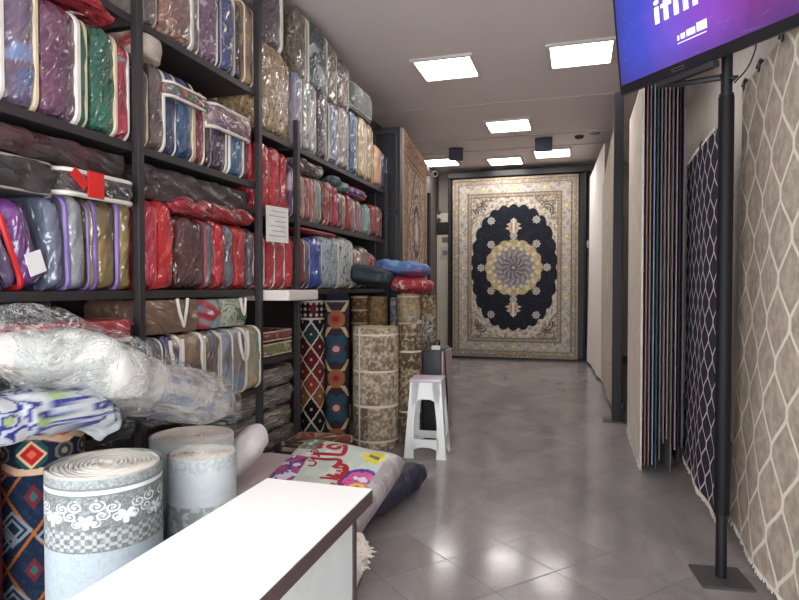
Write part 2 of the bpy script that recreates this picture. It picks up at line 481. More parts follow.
def blanket_bag(label, y0, y1, z0, h, xf, dep, mat, pipe=None, pr=.008, sides='nf', lean=0, r=.07, flat=False, puff=.02,
                wr=.0035, group=None, cat='blanket bag', name='blanket_bag', rz=0, handle=False, extra=None):
    """stand: thickness along Y (y0..y1), height h; flat: lies down, h is its thickness"""
    BAGN[0] += 1
    fp = .012
    if not flat:
        tk = max(.012, (y1 - y0) - 2 * fp * .6 - .004); hh = h
        t = thing(name, label, cat, (xf - dep / 2, (y0 + y1) / 2, z0), (lean, 0, rz), group)
    else:
        tk = max(.03, h - 2 * fp); hh = y1 - y0
        t = thing(name, label, cat, (xf - dep / 2, y1, z0 + h / 2), (PI / 2 + lean, 0, rz), group)
    r = min(r, hh * .45, dep * .45)
    m, out = body_mesh(dep, tk, hh, r, puff, wr, BAGN[0], fp if tk > .05 else .003)
    m.obj('cover', mat, t)
    if pipe:
        for sd in sides:
            y = -tk / 2 if sd == 'n' else tk / 2
            pts = [(x * 1.0, y, max(pr, z)) for (x, z) in out]
            B().tube(pts, pr, 6, closed=True).obj('piping', PIPE[pipe], t)
    if handle:
        p = []
        for k in range(13):
            a = PI * k / 12; p.append((dep / 2 + puff + .012 + .02 * math.sin(a), 0 + .055 * math.cos(a), hh * .97 - .20 * math.sin(a)))
        B().tube(p, .011, 8).obj('handle', WHITEPIPE, t)
    return t

def row(z, rowphrase, group, entries, xf=XF - .015, dep=.46):
    """entries: (px0, px1, ytop, desc, c1, c2, c3, style, pipe, radius, sides, crinkle, ybase or None)"""
    names = [e[3] for e in entries]; rowno = len(TOPS)
    for i, e in enumerate(entries):
        px0, px1, yt, desc, c1, c2, c3, style, pipe, pr, sides, cr = e[:12]
        yb = e[12] if len(e) > 12 else None
        Y0 = on_x(px0, 200, xf)[0]; Y1 = on_x(px1, 200, xf)[0]
        Y0, Y1 = clear_posts(Y0, Y1)
        zt = on_x((px0 + px1) / 2, yt, xf)[1]
        zb = z if yb is None else on_x((px0 + px1) / 2, yb, xf)[1]
        nb = names[i - 1] if i > 0 else (names[1] if len(names) > 1 else '')
        lab = '%s blanket bag beside the %s one, %s' % (desc, nb, rowphrase)
        mt = bag_mat('bag_' + desc.replace(' ', '_').replace('-', '_'), c1, c2, c3, style, .75, cr)
        TOPS.append((Y0, Y1, zt))
        blanket_bag(lab, Y0, Y1, zb + .002, zt - zb, xf + random.uniform(-.012, .008), dep, mt, pipe, pr, sides, group=group,
                    puff=min(.02, .08 * (Y1 - Y0) + .004))
W, C_, R_, L_, G_ = 'w', 'c', 'r', 'l', 'g'
# --- upper shelf, bay by the entrance
row(2.27, 'upper shelf by the entrance', 'zipped blanket bags on the upper shelf by the entrance', [
    (-34, 5, -40, 'pale grey', (120, 116, 122), (96, 92, 100), (150, 146, 150), 'soft', W, .016, 'f', .5),
    (6, 40, -22, 'blue and mauve', (72, 96, 150), (112, 92, 118), (128, 150, 196), 'block', C_, .015, 'f', .5),
    (41, 79, 6, 'mauve crinkled', (112, 62, 92), (84, 48, 76), (150, 100, 130), 'soft', W, .02, 'f', 1.0),
    (80, 90, 18, 'slim green', (22, 112, 84), (16, 84, 66), (40, 140, 108), 'soft', C_, .009, 'f', .4),
    (91, 117, 30, 'dark green crinkled', (24, 112, 88), (30, 72, 62), (96, 150, 130), 'soft', C_, .015, 'f', 1.0),
    (118, 138, 47, 'crimson crinkled', (172, 30, 56), (130, 22, 46), (200, 70, 96), 'soft', W, .010, 'f', .9)])
# --- upper shelf, middle bay
row(2.27, 'second shelf from ceiling', 'zipped blanket bags on the second shelf from the ceiling', [
    (142, 150, 68, 'grey brown', (112, 100, 92), (84, 74, 70), (140, 130, 120), 'soft', C_, .008, 'nf', .5),
    (150, 165, 66, 'taupe', (106, 90, 86), (84, 70, 68), (136, 122, 112), 'soft', W, .013, 'f', .6),
    (166, 178, 71, 'dark denim blue', (38, 62, 100), (28, 46, 80), (62, 92, 132), 'soft', W, .007, 'f', .4),
    (179, 194, 80, 'teal blue', (52, 98, 132), (42, 72, 112), (150, 168, 170), 'block', C_, .012, 'f', .5),
    (195, 206, 90, 'maroon and white', (136, 34, 56), (106, 26, 44), (186, 150, 150), 'soft', C_, .010, 'nf', .8),
    (207, 213, 98, 'slim plum', (74, 50, 70), (60, 40, 58), (94, 70, 92), 'soft', G_, .006, 'f', .4),
    (213, 227, 104, 'dark purple', (78, 56, 82), (60, 44, 66), (104, 84, 106), 'soft', W, .010, 'f', .5),
    (228, 243, 113, 'black and sky blue', (44, 50, 66), (78, 132, 168), (30, 34, 46), 'stripe', W, .010, 'nf', .6),
    (243, 250, 118, 'brownish maroon', (110, 48, 56), (88, 38, 46), (130, 70, 76), 'soft', None, .006, '', .3),
    (250, 259, 119, 'glossy red', (206, 28, 38), (176, 16, 28), (226, 60, 64), 'soft', None, .006, '', .9)])
# --- top shelf, middle bay
row(2.95, 'top shelf of middle bay', 'zipped blanket bags on the top shelf', [
    (143, 158, -34, 'stone grey', (120, 110, 104), (98, 88, 84), (146, 136, 128), 'soft', G_, .008, 'nf', .5),
    (159, 192, -26, 'orange brown swirled', (168, 110, 82), (122, 92, 92), (196, 150, 116), 'swirl', W, .014, 'f', .5),
    (193, 200, -14, 'slim grey white', (128, 120, 118), (108, 98, 100), (160, 150, 148), 'soft', W, .008, 'nf', .6),
    (201, 219, -8, 'mauve shiny', (142, 112, 138), (116, 86, 112), (186, 164, 180), 'floral', W, .008, 'f', .9),
    (220, 234, -3, 'vivid blue floral', (40, 96, 168), (66, 72, 130), (196, 186, 120), 'floral', G_, .006, 'nf', .7),
    (235, 243, 0, 'slim black', (56, 56, 66), (42, 44, 52), (78, 80, 92), 'soft', W, .012, 'n', .5),
    (244, 257, 5, 'camel and black', (178, 142, 100), (150, 116, 84), (74, 66, 62), 'block', W, .006, 'nf', .6)])
# --- top shelf, far rack: first layer and the layer stacked on it
row(2.69, 'far top shelf', 'zipped bags on the far top shelf', [
    (258, 290, 47, 'plump floral beige', (196, 168, 122), (176, 146, 104), (120, 84, 66), 'dots', None, .01, '', .5),
    (291, 303, 70, 'white and lilac', (186, 176, 190), (160, 150, 172), (122, 140, 176), 'stripe', W, .007, 'f', .7),
    (304, 317, 79, 'teal and white striped', (60, 122, 136), (178, 180, 174), (206, 200, 188), 'stripe', W, .008, 'f', .7),
    (318, 327, 92, 'dark purple and tan', (84, 72, 96), (66, 56, 78), (160, 128, 108), 'floral', C_, .007, 'f', .6),
    (328, 338, 104, 'pale blue', (150, 162, 184), (116, 130, 164), (196, 200, 206), 'stripe', W, .007, 'nf', .7),
    (339, 349, 108, 'cream and pink', (198, 182, 172), (168, 146, 144), (150, 160, 176), 'floral', W, .007, 'f', .7),
    (350, 357, 112, 'clear blue', (66, 120, 170), (50, 92, 140), (168, 180, 190), 'stripe', W, .007, 'f', .7),
    (358, 366, 118, 'straw and white', (214, 188, 132), (190, 164, 110), (232, 222, 200), 'stripe', W, .009, 'f', .6),
    (367, 373, 126, 'tan with dark green', (70, 84, 76), (176, 146, 100), (206, 182, 140), 'stripe', C_, .007, 'f', .6),
    (374, 381, 146, 'peach', (216, 164, 122), (196, 142, 104), (228, 186, 150), 'soft', C_, .006, 'f', .4),
    (381.5, 387, 153, 'navy edged', (52, 66, 112), (40, 50, 88), (88, 100, 146), 'soft', W, .009, 'f', .4)])
row(2.69, 'layer near ceiling', 'zipped bags stacked as a second layer near the ceiling', [
    (258, 283, -26, 'dark indigo mosaic', (62, 54, 72), (84, 72, 84), (116, 96, 84), 'mosaic', W, .022, 'f', .5, 46),
    (284, 307, 4, 'olive brown mosaic', (74, 62, 62), (110, 98, 84), (150, 138, 116), 'mosaic', C_, .012, 'f', .6, 76),
    (308, 327, 27, 'dark teal shiny', (42, 84, 92), (34, 62, 70), (180, 196, 198), 'block', W, .010, 'nf', .9, 95),  # pale third colour paints white shine over the dark teal
    (328, 337, 46, 'grey tan', (130, 120, 108), (104, 92, 84), (158, 148, 136), 'soft', W, .009, 'f', .6, 106),
    (338, 349, 62, 'mauve brown', (122, 92, 86), (96, 70, 68), (150, 122, 114), 'soft', W, .009, 'f', .8, 110)])
# --- middle shelf of the far rack
row(2.08, 'far middle shelf', 'small zipped bags on the middle shelf of the far rack', [
    (260, 269, 143, 'red cellophane', (206, 22, 40), (170, 12, 30), (226, 64, 74), 'soft', None, .008, '', 1.0),
    (269.5, 280, 148, 'crumpled scarlet', (214, 26, 44), (178, 12, 30), (232, 92, 120), 'soft', None, .008, '', 1.0),
    (280.5, 288, 154, 'bright red', (210, 24, 36), (172, 14, 26), (226, 60, 64), 'soft', None, .008, '', .9),
    (289, 296, 165, 'lilac and white', (132, 84, 140), (106, 64, 116), (200, 186, 200), 'block', W, .006, 'f', .5),
    (297.5, 301, 172, 'slim khaki', (140, 116, 92), (116, 96, 76), (160, 140, 116), 'soft', C_, .004, 'f', .4),
    (301.5, 305, 174, 'slim rust', (172, 124, 104), (146, 100, 84), (194, 156, 132), 'soft', C_, .004, 'f', .4),
    (305.5, 309, 175, 'dusty pink', (176, 104, 106), (150, 80, 86), (204, 156, 150), 'soft', C_, .004, 'f', .6),
    (309.5, 313, 177, 'rose and white', (186, 110, 112), (160, 84, 90), (214, 180, 172), 'soft', C_, .004, 'f', .6),
    (313.5, 317, 178, 'shell pink', (194, 148, 138), (168, 118, 112), (210, 180, 168), 'soft', C_, .004, 'f', .5),
    (317.5, 320.5, 180, 'aqua', (116, 176, 166), (88, 150, 146), (160, 200, 190), 'soft', C_, .004, 'f', .4),
    (321, 324, 180, 'dark cherry', (140, 30, 52), (112, 22, 40), (170, 70, 84), 'soft', None, .004, '', .6),
    (324.5, 328, 182, 'tawny red', (158, 60, 62), (130, 44, 48), (190, 130, 110), 'floral', C_, .004, 'f', .6),
    (328.5, 333, 183, 'crinkled ruby', (178, 32, 60), (146, 22, 46), (208, 96, 120), 'soft', None, .004, '', 1.0),
    (333.5, 338, 186, 'bright cherry', (188, 38, 60), (152, 24, 44), (216, 110, 126), 'soft', None, .004, '', 1.0),
    (338.5, 342, 193, 'dull mauve', (140, 96, 110), (112, 74, 88), (168, 130, 140), 'soft', G_, .004, 'f', .5),
    (342.5, 346, 193, 'cream topped', (196, 176, 146), (160, 132, 108), (222, 210, 190), 'block', C_, .004, 'f', .5),
    (346.5, 352, 195, 'wine red', (172, 34, 50), (140, 24, 38), (200, 84, 92), 'soft', None, .004, '', .7),
    (352.5, 356, 198, 'pinkish grey', (178, 140, 138), (150, 110, 112), (214, 196, 190), 'stripe', W, .004, 'f', .7),
    (356.5, 360, 201, 'old rose', (172, 124, 120), (146, 98, 98), (204, 170, 164), 'soft', W, .004, 'f', .6),
    (360.5, 364, 206, 'pale lavender', (160, 140, 180), (132, 112, 156), (192, 180, 204), 'soft', W, .004, 'f', .4),
    (364.5, 370, 206, 'mint green', (132, 186, 166), (104, 158, 140), (170, 208, 192), 'soft', W, .004, 'f', .4),
    (370.5, 376, 206, 'deep red', (158, 34, 48), (126, 24, 36), (188, 80, 88), 'soft', None, .004, '', .6),
    (376.5, 382, 207, 'grey red', (150, 74, 72), (120, 54, 54), (176, 120, 110), 'stripe', G_, .004, 'f', .5)], dep=.42)
# --- eye-level shelf
for (px0, px1, yt, lean, desc, c1, c2, c3, pipe, pr) in [
    (-44, -2, 222, .34, 'tawny brown', (112, 76, 58), (84, 56, 46), (150, 120, 100), 'g', .006),
    (8, 20, 214, .36, 'slim dark violet', (64, 44, 84), (46, 34, 62), (90, 68, 116), None, .006),
    (21, 48, 208, .34, 'shiny purple', (118, 46, 134), (84, 34, 104), (176, 96, 184), 'r', .014),
    (49, 66, 200, .08, 'slate blue', (104, 114, 136), (80, 88, 110), (134, 142, 160), None, .01),
    (67, 87, 198, .05, 'silver grey', (160, 164, 168), (124, 128, 136), (206, 210, 212), 'l', .014),
    (88, 93, 203, .03, 'slim olive', (128, 108, 58), (100, 86, 44), (150, 130, 80), 'l', .008),
    (94, 115, 202, .02, 'olive gold', (148, 124, 66), (112, 94, 60), (170, 146, 90), 'l', .014),
    (116, 136, 202, .0, 'mustard olive', (152, 128, 70), (120, 100, 54), (176, 152, 96), 'l', .014)]:
    xf = XF - .015; Y0 = on_x(px0, 290, xf)[0]; Y1 = on_x(px1, 290, xf)[0]; Y0, Y1 = clear_posts(Y0, Y1); zt = on_x((px0 + px1) / 2, yt, xf)[1]
    mt = bag_mat('bag_' + desc.replace(' ', '_'), c1, c2, c3, 'soft', .75, .7 if 'shiny' in desc or 'silver' in desc else .35)
    tk = Y1 - Y0
    t = blanket_bag('%s blanket bag%s on the eye-level shelf by the entrance' % (desc, ' with red piping leaning' if pipe == 'r' else (' with lilac piping' if pipe == 'l' else '')),
                    Y0, Y1, 1.482 + (tk / 2 * math.sin(lean)), zt - 1.482, xf, .46, mt, pipe, pr, 'n', lean=lean, group='zipped blanket bags on the eye-level shelf by the entrance', r=.06)
    if pipe == 'r':
        B().box((.23 + .022, .02, .10), (.004, .085, .10), .001).obj('tag', plain('paper_tag', (222, 220, 222), .6), t, smooth=False)
row(1.48, 'eye-level middle bay', 'zipped bags on the eye-level shelf of the middle bay', [
    (143, 156, 201, 'pinkish crimson', (206, 40, 72), (170, 24, 52), (226, 96, 120), 'soft', 'r', .006, 'f', .9),
    (156.5, 173, 203, 'shiny scarlet', (214, 28, 36), (180, 14, 24), (232, 70, 70), 'soft', None, .006, '', .9),
    (176, 203, 219, 'dark brown maroon', (92, 46, 44), (72, 34, 36), (112, 62, 58), 'soft', None, .006, '', .2),
    (204, 213, 221, 'grey blue', (108, 118, 130), (84, 92, 106), (140, 148, 156), 'soft', 'r', .006, 'n', .5),
    (213.5, 224, 222, 'tomato red', (206, 26, 40), (170, 14, 26), (226, 70, 76), 'soft', None, .006, '', .8),
    (225, 232, 226, 'slate and white', (110, 112, 122), (84, 86, 96), (190, 192, 196), 'soft', None, .006, '', .8),
    (232.5, 246, 227, 'cherry red', (210, 26, 38), (174, 14, 26), (230, 66, 70), 'soft', None, .006, '', .9),
    (246.5, 254, 230, 'smoky grey', (104, 102, 112), (80, 78, 88), (196, 196, 200), 'soft', 'w', .004, 'f', .7)])  # near-white third colour of this grey bag stands in for shine on plastic
row(1.48, 'behind paper notice', 'red zipped bags behind the paper notice', [
    (257.5, 265, 234, 'scarlet', (204, 22, 34), (170, 12, 24), (224, 60, 66), 'soft', 'w', .008, 'f', .6),
    (266, 274, 238, 'plain red', (198, 22, 36), (162, 12, 24), (220, 56, 62), 'soft', 'w', .008, 'f', .5),
    (275, 284, 238, 'raspberry', (190, 28, 52), (156, 16, 38), (212, 62, 84), 'soft', 'w', .008, 'f', .5),
    (285, 293, 238, 'poppy red', (206, 22, 34), (172, 12, 24), (224, 56, 60), 'soft', None, .006, '', .5),
    (298, 304, 238, 'dull maroon', (160, 36, 50), (128, 26, 38), (190, 80, 88), 'soft', 'w', .004, 'f', .5)])
row(1.48, 'behind teal cloth', 'zipped bags on the shelf behind the teal cloth', [
    (304.5, 310, 240, 'slim grey violet', (108, 100, 118), (86, 78, 96), (140, 134, 148), 'soft', 'w', .005, 'f', .4),
    (310.5, 322, 239, 'royal blue', (40, 76, 180), (30, 54, 140), (96, 130, 204), 'soft', 'w', .006, 'f', .6),
    (322.5, 338, 238, 'pale turquoise floral', (70, 128, 176), (188, 200, 200), (56, 88, 160), 'floral', 'w', .010, 'f', .8),
    (338.5, 353, 239, 'white and blue floral', (190, 200, 200), (206, 210, 204), (62, 96, 160), 'floral', 'w', .008, 'f', .9),
    (354, 361, 250, 'beige pink', (170, 140, 124), (140, 112, 100), (196, 176, 160), 'soft', 'c', .005, 'f', .5),
    (361.5, 368.5, 248, 'mousey brown', (140, 118, 102), (112, 94, 82), (170, 152, 136), 'soft', 'c', .005, 'f', .5),
    (369, 377, 255, 'red and pink', (168, 44, 64), (136, 32, 48), (206, 140, 140), 'floral', None, .005, '', .7)])
# --- low shelf row: white piped bags under the brown storage bag
names3 = [(143, 148.5, 'pinkish brown', (136, 104, 96), (108, 82, 78), (160, 132, 122), 'soft', .006),
          (149, 163, 'slate grey green', (96, 108, 116), (76, 84, 94), (128, 136, 138), 'soft', .006),
          (164, 181, 'tan and navy patched', (140, 112, 84), (60, 66, 112), (186, 168, 140), 'block', .016),
          (182, 203, 'chestnut brown', (124, 92, 66), (100, 72, 54), (160, 132, 104), 'block', .016),
          (204, 219, 'brown striped with blue', (140, 120, 98), (92, 76, 66), (104, 132, 178), 'stripe', .007),
          (220, 233, 'powder blue', (112, 136, 178), (132, 122, 122), (156, 168, 192), 'block', .007),
          (234, 246, 'blue grey', (122, 144, 180), (146, 134, 124), (172, 180, 192), 'block', .014),
          (247, 262, 'turquoise fading to sand', (60, 164, 172), (170, 160, 132), (196, 178, 136), 'block', .012)]
prev = 'slate grey green'
for i, (a, bb, desc, c1, c2, c3, st, pr) in enumerate(names3):
    xf = XF + .035; Y0 = on_x(a, 350, xf)[0]; Y1 = on_x(bb, 350, xf)[0]; Y0, Y1 = clear_posts(Y0, Y1)
    if a < 147: Y0 = max(Y0, 2.745)
    mt = bag_mat('bag_' + desc.replace(' ', '_'), c1, c2, c3, st, .8, .6)
    blanket_bag('%s bag with white piping beside the %s one, low shelf' % (desc, prev), Y0, Y1, .752, .455, xf, .48, mt, 'w', pr, 'nf' if pr < .01 else 'f',
                group='white piped bags on the low shelf', handle=(i in (2, 6)), puff=.012)
    prev = desc

# --- lying bags (folded flat)
def lying(label, px0, px1, ztop, zbot, xf, dep, mat, pipe=None, pr=.01, ptest=300, name_='', **k):
    Y0 = on_x(px0, ptest, xf)[0]; Y1 = on_x(px1, ptest, xf)[0]
    if xf + .02 > -2.325 and name_ != 'stack': Y0, Y1 = clear_posts(Y0, Y1)
    under = [t for (a, b2, t) in TOPS if min(b2, Y1) - max(a, Y0) > .02 and zbot - .32 < t < ztop - .01]
    if under and not k.pop('fixed', False):
        zb2 = max(under) + .004; ztop = max(ztop, zb2 + .05); zbot = zb2
    TOPS.append((Y0, Y1, ztop))
    return blanket_bag(label, Y0, Y1, zbot, ztop - zbot, xf, dep, mat, pipe, pr, k.pop('sides', 'nf'), flat=True, **k)
lying('glossy red bag lying across the green blanket bags', 44, 122, 2.85, 2.72, XF + .03, .5, bag_mat('glossy_crimson', (190, 20, 44), (130, 16, 34), (220, 60, 84), 'soft', .9, 1.0), wr=.01, lean=-.10)
lying('crinkled clear bag wedged beside the black post, under the glossy red one', 113, 136, 2.735, 2.66, XF - .02, .4, bag_mat('crinkled_white', (190, 170, 172), (120, 80, 90), (236, 232, 232), 'soft', .9, 1.0))
lying('cream and red blotched bundle lying above the taupe bag', 142, 167, 2.915, 2.70, XF, .42, bag_mat('cream_red', (150, 52, 56), (196, 180, 164), (214, 204, 190), 'block', .5, .3))
lying('flower printed flat bag with white piping above the maroon bag', 170, 211, 2.70, 2.60, XF + .03, .44, bag_mat('flower_multi', (214, 130, 70), (90, 84, 98), (130, 150, 90), 'floral', .8, .6), 'w', .010)
lying('purple floral flat bag with pinkish piping above the dark purple bag', 213, 253, 2.70, 2.53, XF + .03, .44, bag_mat('flower_purple', (84, 60, 120), (140, 110, 118), (208, 190, 160), 'floral', .8, .5), 'w', .012)
DK = bag_mat('black_comforter', (52, 46, 48), (40, 35, 38), (74, 66, 66), 'soft', .25, .3)
lying('large folded black comforter with maroon edge above the purple bag', -40, 58, 2.06, 1.90, XF + .03, .5, DK, 'g', .006, 170, wr=.012)
lying('black comforter squeezed beneath the upper shelf by the entrance', -30, 132, 2.205, 2.08, XF - .03, .48, bag_mat('black_comforter_maroon', (60, 50, 52), (84, 34, 40), (50, 44, 46), 'soft', .3, .3), None, .006, 170, wr=.012)
t = lying('flat dark bag with red strap and white piping above the olive bags', 62, 136, 2.055, 1.925, XF + .04, .46, bag_mat('dark_clear', (56, 48, 52), (42, 36, 40), (84, 74, 78), 'soft', .9, 1.0), 'w', .013, 180)
B().box((.252, 0.0, .30), (.008, .125, .10), .003).box((.254, 0.015, .40), (.006, .10, .05), .002, Matrix.Rotation(.9, 3, 'X')).obj('strap', plain('red_strap', (196, 30, 28), .5), t, smooth=False)
lying('dark plum comforter lying above the crimson bag in the middle bay', 143, 250, 2.205, 2.13, XF - .04, .46, bag_mat('plum_comforter', (78, 62, 64), (56, 46, 48), (100, 74, 78), 'soft', .3, .4), None, .006, 170, wr=.012)
lying('flat glossy red bag lying above the grey and red bags', 178, 254, 2.06, 1.85, XF + .0, .46, bag_mat('flat_red', (186, 20, 40), (126, 14, 32), (216, 56, 66), 'soft', .9, 1.0), None, .006, 210, wr=.01)
lying('red flat bag lying above the royal blue bag', 300, 337, 2.005, 1.92, XF - .01, .42, bag_mat('flat_red_matte', (186, 26, 34), (160, 18, 26), (206, 48, 52), 'soft', .4, .2), None, .006, 232)
lying('grey brown patterned bundle lying above the small pink bags', 298, 323, 2.62, 2.49, XF - .0, .40, bag_mat('grey_bundle', (128, 114, 108), (88, 76, 74), (170, 158, 150), 'mosaic', .6, .5), None, .006, 165, wr=.012)
lying('small dark teal bundle above the ruby bags', 333, 341, 2.61, 2.53, XF - .02, .36, bag_mat('teal_bundle', (46, 84, 88), (34, 62, 66), (70, 112, 112), 'soft', .5, .4), None, .005, 185)
lying('small sea green bundle above the cream topped bag', 341.5, 350, 2.58, 2.45, XF - .01, .36, bag_mat('sea_bundle', (78, 124, 112), (60, 100, 92), (110, 150, 134), 'soft', .5, .4), None, .005, 185)
lying('blue bag with red edge above the pinkish grey bags', 351, 366.5, 2.56, 2.42, XF + .0, .36, bag_mat('blue_red_bag', (56, 78, 170), (44, 60, 140), (170, 50, 64), 'block', .6, .4), 'r', .008, 195)
lying('rolled grey green towel beside the ceiling on the bag stack', 350.5, 373, 3.67, 3.43, XF - .0, .34, bag_mat('grey_green_towel', (116, 126, 120), (96, 104, 102), (146, 156, 148), 'soft', .5, .4), 'w', .006, 105, r=.12, puff=.03)
lying('clear wrapped white bag under the rolled grey green towel', 351, 372, 3.39, 3.22, XF + .01, .34, bag_mat('clear_white', (190, 192, 190), (150, 152, 152), (222, 224, 222), 'soft', .9, 1.0), None, .006, 120)
# eye-level underside: things lying on the low shelf
RB = bag_mat('red_blanket_print', (176, 24, 44), (150, 18, 36), (196, 44, 58), 'soft', .7, .5)
BR = bag_mat('brown_weave', (110, 84, 58), (84, 64, 46), (140, 112, 80), 'stripe', .4, .4)
lying('folded brown blanket at the bottom of the low shelf by the entrance', 56, 134, .93, .752, XF - .02, .48, BR, None, .01, 350)
lying('dark brown folded blanket under the red flat bag', 58, 133, 1.09, .935, XF - .02, .48, bag_mat('umber_weave', (84, 66, 54), (64, 50, 44), (112, 88, 66), 'stripe', .4, .4), None, .01, 340)
lying('orange and grey folded blanket just under the red flat bag', 60, 132, 1.215, 1.095, XF - .03, .46, bag_mat('orange_grey', (176, 120, 40), (84, 76, 92), (104, 92, 84), 'block', .5, .4), None, .01, 330)
lying('red flat bag with white piping on the brown folded blankets', 44, 136, 1.345, 1.222, XF + .06, .52, RB, 'w', .014, 318, sides='n', puff=.01)
lying('red flat bag with white piping behind the clear plastic bag', -60, 40, 1.27, 1.14, XF + .10, .52, bag_mat('red_blanket_plum', (186, 28, 40), (120, 40, 96), (206, 54, 60), 'block', .7, .5), 'w', .016, 330, sides='n', puff=.01)
lying('folded grey blanket under the red flat bag by the entrance', -60, 38, 1.135, .752, XF + .02, .48, bag_mat('grey_fold', (96, 86, 96), (74, 66, 76), (120, 110, 116), 'stripe', .4, .4), None, .01, 350)
# brown storage bag with white handles
Y0 = on_x(145, 300, XF)[0]; Y1 = on_x(200, 300, XF)[0]
t = lying('brown storage bag with white handles above the piped bags', 145, 199, 1.436, 1.218, XF + .0, .42, bag_mat('brown_storage', (128, 98, 76), (108, 80, 62), (148, 118, 94), 'soft', .5, .2), None, .01, 300, r=.04, wr=.003)
p = []
for k in range(17):
    q = k / 16; p.append((.21 + .028, .085 - .17 * abs(2 * q - 1) ** 0 * (.55 + .45 * 0) * (1 - abs(2 * q - 1) ** 1.6) , .14 + .14 * (q)))
B().tube([(.24, .105, .155), (.243, .02, .175), (.245, -.06, .20), (.243, .02, .235), (.24, .105, .255)], .010, 8).obj('handle', WHITEPIPE, t)
lying('blue and red floral folded cloth beside the brown storage bag', 201, 222, 1.43, 1.218, XF - .01, .40, bag_mat('blue_red_floral', (88, 152, 184), (180, 30, 50), (140, 190, 204), 'block', .6, .5), None, .01, 300)
t = lying('green leaf printed bag with white handle on the low shelf', 223, 248, 1.43, 1.218, XF - .01, .40, bag_mat('green_leaf', (74, 112, 66), (186, 190, 172), (104, 140, 92), 'swirl', .6, .4), None, .01, 300)
B().tube([(.222, .10, .07), (.226, .02, .085), (.228, -.02, .10), (.226, .02, .12), (.222, .10, .14)], .010, 8).obj('handle', WHITEPIPE, t)
# narrow bay lower goods
t = tag(B().box((-2.50, 4.30, 1.437), (.86, .53, .080), .012).obj('shelf_slab', plain('slab_white', (214, 208, 200), .6, (204, 198, 190), 9), smooth=False), 'thick white slab shelf jutting out below the red bags', 'shelf')
lying('red patterned folded cover on the dark lower shelf', 262, 294, 1.16, 1.07, XF + .0, .44, bag_mat('red_pattern', (156, 40, 50), (120, 30, 40), (196, 150, 140), 'floral', .5, .4), 'c', .006, 340, puff=.008)
lying('cream and olive folded cover beneath the red patterned one', 262, 294, 1.065, .955, XF + .0, .44, bag_mat('cream_olive', (160, 148, 124), (120, 124, 84), (196, 186, 166), 'floral', .5, .4), 'c', .006, 350, puff=.008)
gl = ['grey folded blanket topmost of the stack under the dark shelf', 'grey folded blanket second from top of the floor stack',
      'grey folded blanket third from top of the floor stack', 'grey folded blanket fourth from top of the floor stack', 'grey folded blanket at the bottom of the floor stack']
for k in range(5):
    z1 = .86 - k * .172
    lying(gl[k], 234 + (k % 2) * 2 if k else 259, 294 - (k % 3), z1, max(.002, z1 - .168), XF - .05 - .02 * (k % 2), .44,
          bag_mat('grey_blanket', (158, 152, 142), (116, 110, 104), (190, 184, 174), 'stripe', .25, .3), None, .008, 400, wr=.01, group='grey folded blankets stacked on the floor', cat='folded blanket', name='folded_blanket', name_='stack')

# ================================================================== PAPER NOTICE
t = thing('paper_notice', 'white printed paper notice hanging in front of the red bags', 'notice', (XF + .05, 4.20, 1.985))
sheet = B().box((0, 0, 0), (.003, .25, .275)).obj('sheet', plain('paper', (222, 218, 212), .7), t, smooth=False)
g = B()
for k, wd in enumerate((.16, .19, .12, .18, .16, .19)):
    z = .10 - k * .038
    g.box((.002, (.19 - wd) / 2, z), (.001, wd, .006))
g.obj('print', plain('ink_grey', (150, 148, 148), .8), sheet, smooth=False)
t.rotation_euler = (0, 0, -.25)
# ================================================================== PATTERNS
def blend(img, mask, c, k=1.0):
    m = np.clip(mask, 0, 1)[..., None] * k; return img * (1 - m) + LA(c) * m
def mottle(x, y, s, seed=0): return vnoise(x * s, y * s, seed) * .6 + vnoise(x * s * 2.3, y * s * 2.3, seed + 3) * .4

